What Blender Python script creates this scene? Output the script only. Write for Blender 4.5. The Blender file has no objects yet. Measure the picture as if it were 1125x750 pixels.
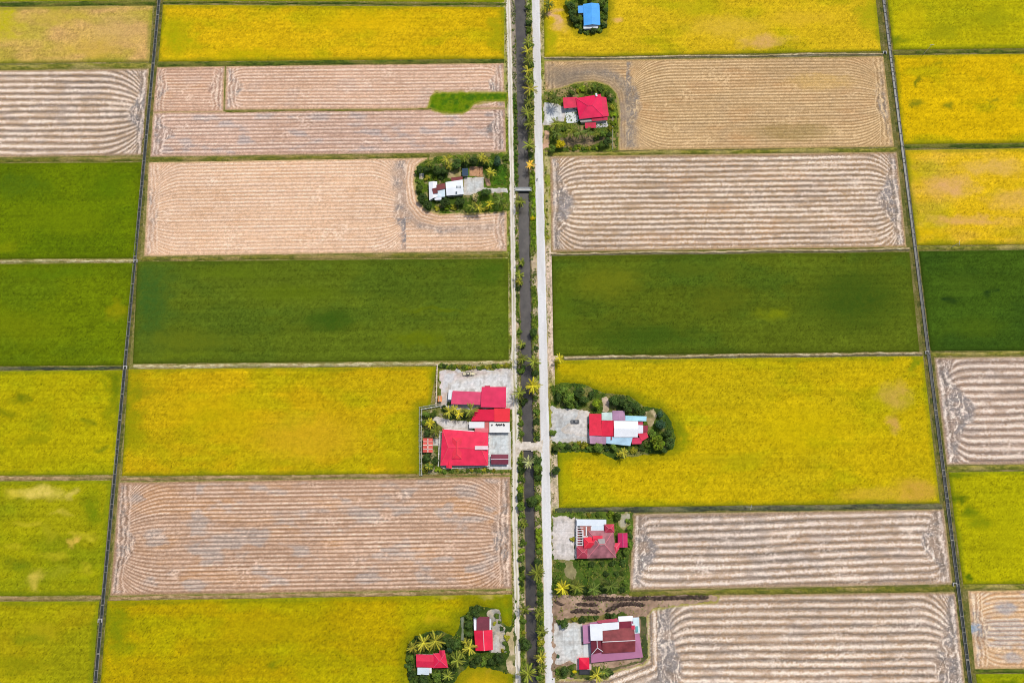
import bpy, math, random
import numpy as np
from mathutils import Vector, Matrix
random.seed(7)
sc = bpy.context.scene
COL = sc.collection
KE = 1.22            # how bright a white surface reads: sRGB picture colour -> base colour

# ---------------------------------------------------------------- camera
W0, H0, F = 1125.0, 750.0, 810.0
def _n(v):
    v = np.array(v, float); return v / np.linalg.norm(v)
Yc = _n((-49.5, 3970.0, -F))
Xc = np.array((1, 0.01247, 0.0)); Xc = _n(Xc - Yc * Xc.dot(Yc))
Zc = np.cross(Xc, Yc)
R3 = np.array([Xc, Yc, Zc])           # world <- camera
D = 405.0
fwd = R3 @ np.array((0, 0, -1.0))
CAM = -fwd * D
cd = bpy.data.cameras.new('camera'); cam = bpy.data.objects.new('camera', cd); COL.objects.link(cam)
cd.sensor_width = 36.0; cd.lens = F / W0 * 36.0; cd.clip_start = 1.0; cd.clip_end = 20000.0
M4 = Matrix([[*R3[i], CAM[i]] for i in range(3)] + [[0, 0, 0, 1]])
cam.matrix_world = M4
sc.camera = cam
def P(px, py, z=0.0):
    """point of the ground (or of height z) seen at a place of the photograph"""
    d = R3 @ np.array((px - W0 / 2, -(py - H0 / 2), -F))
    t = (z - CAM[2]) / d[2]
    p = CAM + d * t
    return Vector((p[0], p[1], z))
def toPx(x, y, z=0.0):
    v0 = x - CAM[0]; v1 = y - CAM[1]; v2 = z - CAM[2]
    cx = R3[0, 0] * v0 + R3[1, 0] * v1 + R3[2, 0] * v2
    cy = R3[0, 1] * v0 + R3[1, 1] * v1 + R3[2, 1] * v2
    cz = R3[0, 2] * v0 + R3[1, 2] * v1 + R3[2, 2] * v2
    return W0 / 2 + F * cx / (-cz), H0 / 2 - F * cy / (-cz)

# ---------------------------------------------------------------- noise and colour
_rng = np.random.RandomState(11)
LAT = _rng.rand(8, 256, 256)
def vn(x, y, s=0):
    L = LAT[s % 8]; ox = (s * 37.7) % 251; oy = (s * 91.3) % 241
    x = x + ox; y = y + oy
    xi = np.floor(x).astype(int); yi = np.floor(y).astype(int)
    fx = x - xi; fy = y - yi
    fx = fx * fx * (3 - 2 * fx); fy = fy * fy * (3 - 2 * fy)
    a = L[xi & 255, yi & 255]; b = L[(xi + 1) & 255, yi & 255]
    c = L[xi & 255, (yi + 1) & 255]; d = L[(xi + 1) & 255, (yi + 1) & 255]
    return (a * (1 - fx) + b * fx) * (1 - fy) + (c * (1 - fx) + d * fx) * fy
def fbm(x, y, s=0, o=4):
    t = 0; a = .5; n = 0
    for i in range(o):
        t = t + a * vn(x * 2 ** i, y * 2 ** i, s + i * 3); n += a; a *= .5
    return t / n
def ss(a, b, x):
    t = np.clip((x - a) / (b - a), 0, 1); return t * t * (3 - 2 * t)
def lin(c):
    c = np.array(c, float) / 255.0
    return np.where(c <= .04045, c / 12.92, ((c + .055) / 1.055) ** 2.4)
def alb(c, k=KE):
    return np.clip(lin(c) / k, 0.002, .82)
def A4(c, k=KE):
    a = alb(c, k); return (float(a[0]), float(a[1]), float(a[2]), 1)
def mix(a, b, m):
    m = np.asarray(m)[..., None] if np.ndim(m) else m
    return a * (1 - m) + b * m
def sdf_poly(x, y, poly):
    """signed distance to polygon, negative inside"""
    d = np.full(x.shape, 1e9); ins = np.zeros(x.shape, bool); n = len(poly)
    for i in range(n):
        ax, ay = poly[i]; bx, by = poly[(i + 1) % n]
        ex, ey = bx - ax, by - ay
        wx, wy = x - ax, y - ay
        t = np.clip((wx * ex + wy * ey) / (ex * ex + ey * ey + 1e-9), 0, 1)
        d = np.minimum(d, np.hypot(wx - ex * t, wy - ey * t))
        c = ((ay > y) != (by > y)) & (x < (bx - ax) * (y - ay) / ((by - ay) if by != ay else 1e-9) + ax)
        ins ^= c
    return np.where(ins, -d, d)

# ---------------------------------------------------------------- materials
def newmat(name):
    m = bpy.data.materials.new(name); m.use_nodes = True
    nt = m.node_tree; b = nt.nodes['Principled BSDF']
    b.inputs['Specular IOR Level'].default_value = .15
    return m, nt, b
def vmat(name, sp_scale=1.6, lo=.75, hi=1.25, bump=.3, rough=.95, bscale=1.2, spec=.12):
    """surface with its own colour attribute, broken up by fine noise and bump"""
    m, nt, b = newmat(name)
    at = nt.nodes.new('ShaderNodeAttribute'); at.attribute_name = 'Col'
    geo = nt.nodes.new('ShaderNodeNewGeometry')
    n1 = nt.nodes.new('ShaderNodeTexNoise'); n1.inputs['Scale'].default_value = sp_scale; n1.inputs['Detail'].default_value = 4
    n1.inputs['Roughness'].default_value = .7
    nt.links.new(geo.outputs['Position'], n1.inputs['Vector'])
    mr = nt.nodes.new('ShaderNodeMapRange'); mr.inputs[1].default_value = .3; mr.inputs[2].default_value = .7
    mr.inputs[3].default_value = lo; mr.inputs[4].default_value = hi
    nt.links.new(n1.outputs['Fac'], mr.inputs[0])
    mx = nt.nodes.new('ShaderNodeVectorMath'); mx.operation = 'SCALE'
    nt.links.new(at.outputs['Color'], mx.inputs[0]); nt.links.new(mr.outputs[0], mx.inputs['Scale'])
    nt.links.new(mx.outputs[0], b.inputs['Base Color'])
    b.inputs['Roughness'].default_value = rough; b.inputs['Specular IOR Level'].default_value = spec
    if bump:
        n2 = nt.nodes.new('ShaderNodeTexNoise'); n2.inputs['Scale'].default_value = bscale; n2.inputs['Detail'].default_value = 5
        nt.links.new(geo.outputs['Position'], n2.inputs['Vector'])
        bp = nt.nodes.new('ShaderNodeBump'); bp.inputs['Strength'].default_value = bump; bp.inputs['Distance'].default_value = .6
        nt.links.new(n2.outputs['Fac'], bp.inputs['Height']); nt.links.new(bp.outputs[0], b.inputs['Normal'])
    return m
M_crop = vmat('standing_rice', 2.6, .82, 1.18, .4, spec=.03)
M_stub = vmat('stubble', 2.4, .78, 1.22, .4, spec=0)
M_earth = vmat('earth', 1.6, .7, 1.3, .4, spec=.05)
M_road = vmat('road_surface', .9, .93, 1.07, .1)
M_yard = vmat('yard_surface', .8, .86, 1.14, .15)
_mc = {}
def pmat(rgb, name='paint', rough=.6, var=.12, scale=.5, spec=.25, seam=0, metal=0.0):
    key = (tuple(rgb), name, rough, var, scale, seam)
    if key in _mc: return _mc[key]
    m, nt, b = newmat(name)
    tc = nt.nodes.new('ShaderNodeNewGeometry')
    n1 = nt.nodes.new('ShaderNodeTexNoise'); n1.inputs['Scale'].default_value = scale; n1.inputs['Detail'].default_value = 6
    nt.links.new(tc.outputs['Position'], n1.inputs['Vector'])
    mr = nt.nodes.new('ShaderNodeMapRange'); mr.inputs[1].default_value = .3; mr.inputs[2].default_value = .7
    mr.inputs[3].default_value = 1 - var; mr.inputs[4].default_value = 1 + var * .6
    nt.links.new(n1.outputs['Fac'], mr.inputs[0])
    rg = nt.nodes.new('ShaderNodeRGB'); rg.outputs[0].default_value = A4(rgb)
    mx = nt.nodes.new('ShaderNodeVectorMath'); mx.operation = 'SCALE'
    nt.links.new(rg.outputs[0], mx.inputs[0]); nt.links.new(mr.outputs[0], mx.inputs['Scale'])
    last = mx
    if seam:
        w = nt.nodes.new('ShaderNodeTexWave'); w.wave_type = 'BANDS'; w.bands_direction = 'X' if seam == 'x' else 'Y'
        w.inputs['Scale'].default_value = .62; w.inputs['Distortion'].default_value = .15
        nt.links.new(tc.outputs['Position'], w.inputs['Vector'])
        m2 = nt.nodes.new('ShaderNodeMapRange'); m2.inputs[3].default_value = .95; m2.inputs[4].default_value = 1.03
        nt.links.new(w.outputs['Fac'], m2.inputs[0])
        my = nt.nodes.new('ShaderNodeVectorMath'); my.operation = 'SCALE'
        nt.links.new(mx.outputs[0], my.inputs[0]); nt.links.new(m2.outputs[0], my.inputs['Scale'])
        bp = nt.nodes.new('ShaderNodeBump'); bp.inputs['Strength'].default_value = .22; bp.inputs['Distance'].default_value = .12
        nt.links.new(w.outputs['Fac'], bp.inputs['Height']); nt.links.new(bp.outputs[0], b.inputs['Normal'])
        last = my
    nt.links.new(last.outputs[0], b.inputs['Base Color'])
    b.inputs['Roughness'].default_value = rough; b.inputs['Specular IOR Level'].default_value = spec
    b.inputs['Metallic'].default_value = metal
    _mc[key] = m; return m
def leafmat(name, rgb, k=KE, var=.35):
    m, nt, b = newmat(name)
    at = nt.nodes.new('ShaderNodeAttribute'); at.attribute_name = 'Col'
    oi = nt.nodes.new('ShaderNodeObjectInfo')
    mr = nt.nodes.new('ShaderNodeMapRange'); mr.inputs[3].default_value = 1 - var; mr.inputs[4].default_value = 1 + var
    nt.links.new(oi.outputs['Random'], mr.inputs[0])
    rg = nt.nodes.new('ShaderNodeRGB'); rg.outputs[0].default_value = A4(rgb, k)
    mx = nt.nodes.new('ShaderNodeVectorMath'); mx.operation = 'MULTIPLY'
    nt.links.new(rg.outputs[0], mx.inputs[0]); nt.links.new(at.outputs['Color'], mx.inputs[1])
    my = nt.nodes.new('ShaderNodeVectorMath'); my.operation = 'SCALE'
    nt.links.new(mx.outputs[0], my.inputs[0]); nt.links.new(mr.outputs[0], my.inputs['Scale'])
    nt.links.new(my.outputs[0], b.inputs['Base Color']); b.inputs['Roughness'].default_value = .7
    b.inputs['Specular IOR Level'].default_value = .2
    tr = nt.nodes.new('ShaderNodeBsdfTranslucent'); nt.links.new(my.outputs[0], tr.inputs['Color'])
    ms = nt.nodes.new('ShaderNodeMixShader'); ms.inputs[0].default_value = .25
    out = nt.nodes['Material Output']
    nt.links.new(b.outputs[0], ms.inputs[1]); nt.links.new(tr.outputs[0], ms.inputs[2]); nt.links.new(ms.outputs[0], out.inputs[0])
    return m

# ---------------------------------------------------------------- mesh helpers
def mesh_from(name, V, Fq, cols=None, mat=None, smooth=False):
    V = np.asarray(V, float); Fq = np.asarray(Fq, int)
    me = bpy.data.meshes.new(name)
    k = Fq.shape[1]
    me.vertices.add(len(V)); me.vertices.foreach_set('co', V.ravel())
    me.loops.add(Fq.size); me.loops.foreach_set('vertex_index', Fq.ravel())
    me.polygons.add(len(Fq)); me.polygons.foreach_set('loop_start', np.arange(0, Fq.size, k))
    me.polygons.foreach_set('loop_total', np.full(len(Fq), k))
    if smooth: me.polygons.foreach_set('use_smooth', np.ones(len(Fq), bool))
    me.update(calc_edges=True)
    if cols is not None:
        a = me.color_attributes.new('Col', 'FLOAT_COLOR', 'POINT')
        c = np.ones((len(V), 4)); c[:, :3] = cols
        a.data.foreach_set('color', c.ravel())
    if mat: me.materials.append(mat)
    return me
def tag(o, label=None, cat=None, group=None, kind=None):
    if label: o['label'] = label
    if cat: o['category'] = cat
    if group: o['group'] = group
    if kind: o['kind'] = kind
    return o
def link(name, me, parent=None, loc=(0, 0, 0)):
    o = bpy.data.objects.new(name, me); COL.objects.link(o); o.location = loc
    if parent: o.parent = parent
    return o
def empty(name, loc=(0, 0, 0), rz=0):
    o = bpy.data.objects.new(name, None); COL.objects.link(o); o.location = loc; o.rotation_euler = (0, 0, rz)
    o.empty_display_size = .5
    return o
def centred(name, V, Fq, cols, mat, smooth=False):
    V = np.asarray(V, float); c = np.array([V[:, 0].mean(), V[:, 1].mean(), 0.0])
    me = mesh_from(name, V - c, Fq, cols, mat, smooth)
    return link(name, me, None, c)
class MB:
    def __init__(s): s.v = []; s.f = []
    def add(s, vs, fs):
        n = len(s.v); s.v += [tuple(v) for v in vs]; s.f += [tuple(i + n for i in f) for f in fs]
    def box(s, x0, y0, z0, x1, y1, z1):
        s.add([(x0, y0, z0), (x1, y0, z0), (x1, y1, z0), (x0, y1, z0), (x0, y0, z1), (x1, y0, z1), (x1, y1, z1), (x0, y1, z1)],
              [(0, 3, 2, 1), (4, 5, 6, 7), (0, 1, 5, 4), (1, 2, 6, 5), (2, 3, 7, 6), (3, 0, 4, 7)])
    def prism(s, quad, z0, z1):
        """extrude a 2D polygon (counter-clockwise) between z0 and z1; z may be a list"""
        n = len(quad)
        zb = z0 if isinstance(z0, (list, tuple)) else [z0] * n
        zt = z1 if isinstance(z1, (list, tuple)) else [z1] * n
        vs = [(q[0], q[1], zb[i]) for i, q in enumerate(quad)] + [(q[0], q[1], zt[i]) for i, q in enumerate(quad)]
        s.add(vs, [tuple(range(n - 1, -1, -1)), tuple(range(n, 2 * n))] + [(i, (i + 1) % n, n + (i + 1) % n, n + i) for i in range(n)])
    def tube(s, pts, rad, n=8, cap=True):
        rings = []
        for i, p in enumerate(pts):
            p = Vector(p); a = Vector(pts[max(0, i - 1)]); b = Vector(pts[min(len(pts) - 1, i + 1)])
            d = (b - a).normalized(); u = d.orthogonal().normalized(); w = d.cross(u)
            r = rad[i] if isinstance(rad, (list, tuple)) else rad
            rings.append([p + (u * math.cos(t) + w * math.sin(t)) * r for t in [2 * math.pi * k / n for k in range(n)]])
        vs = [v for r_ in rings for v in r_]; fs = []
        for i in range(len(pts) - 1):
            for k in range(n):
                fs.append((i * n + k, i * n + (k + 1) % n, (i + 1) * n + (k + 1) % n, (i + 1) * n + k))
        if cap:
            fs.append(tuple(range(n - 1, -1, -1))); fs.append(tuple((len(pts) - 1) * n + k for k in range(n)))
        s.add(vs, fs)
    def mesh(s, name, mat):
        me = bpy.data.meshes.new(name); me.from_pydata(s.v, [], s.f); me.update()
        if mat: me.materials.append(mat)
        return me
    def build(s, name, mat, parent=None, loc=(0, 0, 0)):
        return link(name, s.mesh(name, mat), parent, loc)

# ---------------------------------------------------------------- light
w = bpy.data.worlds.new('World'); sc.world = w; w.use_nodes = True
nt = w.node_tree; bg = nt.nodes['Background']
sky = nt.nodes.new('ShaderNodeTexSky'); sky.sky_type = 'NISHITA'; sky.sun_disc = False
SUN_EL, SUN_AZ = math.radians(62), math.radians(38)     # azimuth clockwise from +Y
sky.sun_elevation = SUN_EL; sky.sun_rotation = SUN_AZ
sky.dust_density = 2.0; sky.ozone_density = 1.0
nt.links.new(sky.outputs[0], bg.inputs[0]); bg.inputs[1].default_value = .125
sd = bpy.data.lights.new('sun', 'SUN'); sd.energy = 2.95; sd.angle = math.radians(4); sd.color = (1, .955, .89)
so = bpy.data.objects.new('sun', sd); COL.objects.link(so)
dv = Vector((math.sin(SUN_AZ) * math.cos(SUN_EL), math.cos(SUN_AZ) * math.cos(SUN_EL), math.sin(SUN_EL)))
so.rotation_euler = dv.to_track_quat('Z', 'Y').to_euler(); so.location = dv * 300
sc.view_settings.view_transform = 'Standard'; sc.view_settings.look = 'None'
sc.view_settings.exposure = 0; sc.view_settings.gamma = 1
sc.cycles.pixel_filter_type = 'BLACKMAN_HARRIS'; sc.cycles.filter_width = 1.05
sc.cycles.max_bounces = 5; sc.cycles.diffuse_bounces = 2

# ---------------------------------------------------------------- homestead outlines (photo places)
LOT = {
 'B': [(627, -30), (626, 8), (629, 25), (637, 35), (650, 38.5), (660, 36), (667, 27), (669, 10), (668, -30)],
 'C': [(596, 100), (612, 99), (632, 92), (652, 90), (668, 94), (677, 104), (680, 125), (679, 166), (598, 168)],
 'D': [(458, 183), (466, 177), (486, 171), (560, 168), (560, 231), (520, 234), (482, 234.5), (468, 231), (459, 220), (456, 200)],
 'E': [(481, 399), (563, 397), (563, 521), (460, 523), (461, 447), (479.5, 446)],
 'F': [(606, 424), (616, 420), (640, 421), (664, 431), (690, 433), (706, 445), (726, 448), (738, 462), (743, 480), (741, 492), (728, 498), (706, 500), (676, 505), (655, 497), (612, 497), (606, 500)],
 'G': [(606, 561), (695, 562), (695, 598), (691, 620), (691, 651), (606, 654)],
 'H': [(606, 654), (655, 653), (780, 653), (790, 655), (786, 660), (716, 668), (711, 676), (712, 722), (706, 730), (672, 737), (668, 745), (606, 746)],
 'I': [(567, 650), (567, 741), (555, 740), (538, 734), (518, 731), (507, 738), (498, 752), (492, 775), (455, 775), (447, 742), (445, 712), (452, 702), (468, 693), (486, 692), (499, 699), (503, 690), (505, 677), (513, 673), (515, 665), (528, 664), (536, 667), (549, 668), (553, 683), (560, 688), (564, 672)],
}
WEDGE = [(470, 119), (473, 106), (478, 101.5), (520, 101.5), (558, 102), (558, 111), (532, 112), (522, 114), (515, 121), (508, 125), (488, 124.5)]
def wpoly(pp): return [(P(*q).x, P(*q).y) for q in pp]

# ---------------------------------------------------------------- fields
def grid_field(c, res):
    TL, TR, BR, BL = [P(*q) for q in c]
    L = ((TR - TL).length + (BR - BL).length) / 2; Wd = ((BL - TL).length + (BR - TR).length) / 2
    nu, nv = int(L / res) + 2, int(Wd / res) + 2
    u, v = np.meshgrid(np.linspace(0, 1, nu), np.linspace(0, 1, nv))
    X = (TL.x * (1 - u) + TR.x * u) * (1 - v) + (BL.x * (1 - u) + BR.x * u) * v
    Y = (TL.y * (1 - u) + TR.y * u) * (1 - v) + (BL.y * (1 - u) + BR.y * u) * v
    return u, v, L, Wd, X, Y, nu, nv
def faces_of(nu, nv, keep=None):
    i = np.arange(nu * nv).reshape(nv, nu)
    f = np.stack([i[1:, :-1], i[1:, 1:], i[:-1, 1:], i[:-1, :-1]], -1)
    if keep is not None: f = f[keep]
    return f.reshape(-1, 4)
def compact(V, Fq, C):
    used = np.unique(Fq); m = np.full(len(V), -1); m[used] = np.arange(len(used))
    return V[used], m[Fq], C[used]
fseed = [0]
def rice(name, label, c, base, alt=None, patches=(), holes=(), res=.55, H=.55, green=None, row=.10, mottle=.14, edge=True):
    fseed[0] += 5; s = fseed[0]
    u, v, L, Wd, X, Y, nu, nv = grid_field(c, res)
    a, b = u * L, v * Wd
    base = lin(base); alt = lin(alt) if alt is not None else base * .8
    C = np.broadcast_to(base, X.shape + (3,)).copy()
    big = fbm(X / 34, Y / 16, s); med = fbm(X / 9, Y / 5, s + 1); fine = fbm(X / 1.6, Y / 1.3, s + 2, 3)
    C = mix(C, alt, ss(.42, .68, big * .72 + med * .28) * .85)
    if base[0] > .3: C = mix(C, lin((168, 164, 10)), ss(.46, .72, fbm(X / 26, Y / 12, s + 7)) * .55)
    stre = fbm(a / 60, b / 1.5, s + 3, 3)
    C *= (1 + row * (stre - .5) * 2.4)[..., None]
    dr = np.sin(b * 2 * math.pi / 2.4 + 1.5 * vn(a / 30, b / 20, s + 9))
    C *= (1 + .035 * dr)[..., None]
    C *= (1 + mottle * (med - .5) * 1.6)[..., None]
    rn = np.random.RandomState(s).randn(*X.shape)
    C *= np.clip(1 + .55 * (fine - .5) + .13 * rn - .22 * (rn < -2.0), .45, 1.5)[..., None]
    px, py = toPx(X, Y)
    wx = (fbm(X / 7, Y / 5, s + 4, 5) - .5) * 30; wy = (fbm(X / 6, Y / 4, s + 5, 5) - .5) * 13
    for (cx, cy, rx, ry, col, st) in patches:
        q = np.sqrt(((px + wx - cx) / rx) ** 2 + ((py + wy - cy) / ry) ** 2)
        C = mix(C, lin(col), ss(1.25, .2, q) * st * (.55 + .9 * (fine)))
    de = np.minimum(np.minimum(a, L - a), np.minimum(b, Wd - b))
    if edge:
        g = lin((105, 125, 20)) if base[0] > .15 else base * .6
        C = mix(C, g, ss(3.2, .4, de + 3 * (med - .5)) * .5)
    # crop rows stand slightly uneven
    Z = H * ss(0, .7, de) + .16 * (fine - .5) + .12 * (med - .5) + .035 * rn
    keep = None
    if holes:
        sd_ = np.min([sdf_poly(X, Y, wpoly(h)) for h in holes], axis=0) + 1.6 * (fbm(X / 4, Y / 4, s + 6) - .5)
        Z = np.where(sd_ < 1, -.02 + H * ss(-.3, .8, sd_), Z)
        C = mix(C, lin((105, 120, 15)), ss(7, .5, sd_ + 4 * (med - .5)) * .55)
        kc = (sd_[1:, :-1] + sd_[:-1, 1:]) / 2
        keep = kc > -1.0
    Z = np.maximum(Z, .01)
    V = np.stack([X, Y, Z], -1).reshape(-1, 3); Cc = np.clip(C / KE, .002, .8).reshape(-1, 3)
    Fq = faces_of(nu, nv, keep)
    V, Fq, Cc = compact(V, Fq, Cc)
    o = centred(name, V, Fq, Cc, M_crop, True)
    tag(o, label, 'rice field', 'fields of standing rice')
    return o
def stubble(name, label, c, sp, base, light, dark, wf=.5, R=17, grey=.3, orange=.15, notches=(), holes=(), ends=(1, 1), cm=(.5, .5), endw=6.5, res=.42,
            amp=1.0, greyc=(158, 155, 155), rowh=.22, straw=1.0, tint=(), contrast=1.0, endgrey=1.0, ncol=None, thin=False, iend=None, nd=(17, 9)):
    fseed[0] += 5; s = fseed[0]
    u, v, L, Wd, X, Y, nu, nv = grid_field(c, res)
    a, b = u * L, v * Wd
    base, light, dark, greyc = lin(base), lin(light), lin(dark), lin(greyc)
    dl, dr = a, L - a
    cmv = np.where(u < .5, cm[0], cm[1]) * Wd
    # gently move the centre line from one end's meeting place to the other's
    t_ = ss(.15, .85, u); cmid = (cm[0] * (1 - t_) + cm[1] * t_) * Wd
    d = np.minimum(np.where(ends[0], dl, 1e3), np.where(ends[1], dr, 1e3))
    px, py = toPx(X, Y)
    if iend:
        di = (px - iend[0]) * .5; rt = di > 0
        d = np.where(rt, d if iend[1] else np.minimum(di, d), np.minimum(-di, d) if iend[1] else d)
        cmid = np.where(rt, iend[3] * Wd, iend[2] * Wd)
    off = b - cmid
    g = np.sqrt(np.clip(1 - .93 * (np.clip((R - d) / R, 0, 1)) ** 2, .03, 1))
    r = off / g
    wob = (fbm(a / 30, b / 9, s, 3) - .5) * 1.0 * (sp / 3) + (vn(a / 2.2, b / 1.2, s + 1) - .5) * (.12 if thin else .3)
    ph = (r + wob + 100) / sp
    hw = Wd / 2
    dn = None
    fine = fbm(X / .9, Y / .55, s + 2, 3); fin2 = fbm(X / 2.6, Y / 1.1, s + 3, 3); med = fbm(X / 8, Y / 5, s + 4)
    big = fbm(X / 40, Y / 14, s + 5)
    sdn = None
    if notches:
        sdn = np.min([sdf_poly(X, Y, wpoly(h)) for h in notches], axis=0)
        wn = ss(nd[0], nd[1], sdn + 5 * (med - .5))
        ph = np.where(wn > .5, (sdn + wob * .8 + 200) / (sp * .9), ph)
    row = np.floor(ph); p = ph - row
    rk = vn(row * 1.7 + 3.3, a / 55 + row * 7.1, s + 6)
    cc = np.abs(p - .5) * 2
    rn = np.random.RandomState(s).randn(*X.shape)
    if thin:
        strawm = np.exp(-((p - .34) / .15) ** 2) * (.35 + .95 * rk) * (.75 + .6 * (fine - .3)) + .25 * np.exp(-((p - .6) / .08) ** 2)
    else:
        strawm = ss(wf + .20, wf - .14, cc + .9 * (fine - .5) + .20 * rn) * (.80 + .4 * rk) * (.95 + .4 * (fin2 - .4))
    strawm = np.clip(strawm, 0, 1) * (.45 + .55 * ss(.14, .34, vn(a / 7, row * 5.3 + b / 30, s + 19)))
    broad = fbm(a / 12, b / 6, s + 20)
    darkm = (np.exp(-((p - .82) / .15) ** 2) * (.5 + .7 * rk)) if thin else ss(.30, .02, np.minimum(np.abs(p - .04), np.abs(p - 1.0)) + .22 * (fin2 - .5)) * (.5 + .8 * vn(row * 2.3, a / 35, s + 9))
    C = np.broadcast_to(base, X.shape + (3,)).copy()
    C = mix(C, lin((205, 150, 95)), ss(.5, .72, fbm(X / 22, Y / 9, s + 7)) * orange)
    C = mix(C, greyc, ss(.54, .72, fbm(X / 11, Y / 5, s + 8)) * grey)
    Cr = mix(C, dark, np.clip(darkm * .85 * contrast, 0, 1))
    Cr = mix(Cr, light, np.clip(strawm * straw, 0, 1))
    # faint wheel tracks and secondary lines
    p2 = ph * 2 + .3; p2 = p2 - np.floor(p2)
    Cr = mix(Cr, light, ss(.16, .04, np.abs(p2 - .5) + .5 * (fin2 - .5)) * .18)
    # beyond the last row (corners), and the turning strip at each end
    corner = ss(hw - 1.5, hw + 1.5, np.abs(r) - .0) if True else 0
    de = np.minimum(np.minimum(b, Wd - b), d)
    der = np.minimum(np.minimum(b, Wd - b), np.minimum(np.where(ends[0], dl, 99), np.where(ends[1], dr, 99)))
    dnd = np.minimum(np.where(ends[0], dl, 99), np.where(ends[1], dr, 99))
    # scribbled turning marks: thin bent lines
    wa = a + 5 * (fbm(a / 7, b / 9, s + 11) - .5) * 2; wb = b + 5 * (fbm(a / 9, b / 7, s + 12) - .5) * 2
    l1 = 1 - np.abs(2 * vn(wa / 1.15, wb / 7.5, s + 13) - 1); l2 = 1 - np.abs(2 * vn(wa / 3.4 + wb / 4.2, wb / 1.5 - wa / 5, s + 14) - 1)
    scr_l = ss(.80, .95, l1) ; scr_d = ss(.80, .97, l2)
    gcol = lin((156, 142, 130)) * .65 + greyc * .35
    Ce = mix(np.broadcast_to(base * .6 + gcol * .4, X.shape + (3,)), gcol * .92, ss(.35, .6, med))
    Ce = mix(Ce, light, scr_l * .85); Ce = mix(Ce, dark * .85, scr_d * .6)
    Ce = mix(Ce, light, ss(.62, .8, fine) * .5)
    wc = np.exp(-((b - cmid) / (Wd * .20)) ** 2)
    ew = endw * (.62 + 1.1 * wc)
    me_ = ss(ew + 1.6, ew - 1.2, d + 6.5 * (med - .5) + 3 * (fin2 - .5)) * endgrey
    me_ = np.maximum(me_, corner * .0)
    Cr = mix(Cr, light, ss(.62, .78, broad) * ss(.5, .62, fine) * .45)
    C = mix(Cr, Ce, me_)
    if sdn is not None:
        ring = np.exp(-((sdn - (nd[0] + nd[1]) / 2 - 5 * (med - .5)) / 3.2) ** 2)
        C = mix(C, mix(Ce, gcol * .9, .35), np.clip(ring * .85, 0, 1))
        if ncol is not None:
            C = mix(C, C * .35 + lin(ncol) * .65, ss(14, 5, sdn) * .55)
    # outermost pass along the edge: bare strip with one straight light line
    Cb = base * .93
    C = mix(C, Cb * (1 + .5 * (fine - .5))[..., None], ss(2.2, .9, der + .8 * (fin2 - .5)) * .8)
    for q_, k_ in (((2.0, light), (3.1, dark), (4.3, light), (5.6, dark), (6.6, light)) if thin else ((2.6, light), (4.4, dark))):
        C = mix(C, k_, ss(.6 if thin else 1.1, .15, np.abs(dnd - q_ - 4.5 * (fbm(a / 9, b / 12, s + 15) - .5) - 1.5 * (fin2 - .5))) * .5 * straw * ss(.8, 1.6, der) * ss(.25, .5, vn(b / 6, d / 3, s + 10) + .15))
    C = mix(C, lin((150, 140, 60)), ss(.9, .1, der + .8 * (med - .5)) * .5)
    for (cx, cy, rx, ry, col, st) in tint:
        q = np.sqrt(((px + (med - .5) * 22 - cx) / rx) ** 2 + ((py + (fin2 - .5) * 8 - cy) / ry) ** 2)
        C = mix(C, lin(col), ss(1.2, .5, q) * st * (.6 + .8 * fin2))
    C *= np.clip(1 + .14 * (big - .5) * 2 + .5 * (fine - .5) + (.07 if thin else .10) * rn, .5, 1.5)[..., None]
    Z = .05 + rowh * strawm * (1 - me_) + .14 * me_ * scr_l + .10 * (fine - .5)
    Z = Z * ss(0, .8, np.minimum(np.minimum(b, Wd - b), np.minimum(dl, dr))) + .045
    keep = None
    if holes:
        sd_ = np.min([sdf_poly(X, Y, wpoly(h)) for h in holes], axis=0) + 1.8 * (fbm(X / 3.5, Y / 3.5, s + 6) - .5)
        Z = np.where(sd_ < 1.2, .03 + (Z - .03) * ss(0, 1.2, sd_), Z)
        C = mix(C, lin((165, 155, 70)), ss(1.4, .2, sd_) * .8)
        keep = (sd_[1:, :-1] + sd_[:-1, 1:]) / 2 > -.4
    V = np.stack([X, Y, np.maximum(Z, .02)], -1).reshape(-1, 3); Cc = np.clip(C / KE, .002, .8).reshape(-1, 3)
    V, Fq, Cc = compact(V, faces_of(nu, nv, keep), Cc)
    o = centred(name, V, Fq, Cc, M_stub, True)
    tag(o, label, 'harvested field', 'harvested fields of straw rows')
    return o

YEL = (208, 180, 8)
LX, RX = -190, 1320
GR = (90, 110, 15)
# left column
rice('rice_field', 'narrow yellow-green rice strip along the top edge, left of the left channel', [(LX, -60), (178, -60), (172, 0.5), (LX, 4)], (182, 178, 25), (150, 160, 20), res=1)
rice('rice_field', 'tan ripened rice field in the top left corner with a yellow-green left end', [(LX, 10), (168, 6.5), (164, 68), (LX, 72)], (208, 166, 98), (204, 168, 84), [(0, 25, 28, 30, (195, 180, 35), .9), (60, 20, 40, 12, (200, 175, 60), .6), (110, 55, 40, 14, (205, 170, 60), .6), (130, 35, 40, 20, (208, 170, 105), .5)])
rice('rice_field', 'mid-green rice field at left edge directly below the striped harvested field', [(LX, 181), (156, 178.5), (149, 283.5), (LX, 286)], (106, 125, 4), (90, 112, 8), [(20, 205, 50, 18, (66, 98, 20), .5), (70, 240, 60, 20, (112, 130, 10), .5), (0, 272, 20, 8, (130, 140, 10), .7), (120, 205, 30, 20, (85, 115, 5), .5)])
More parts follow.
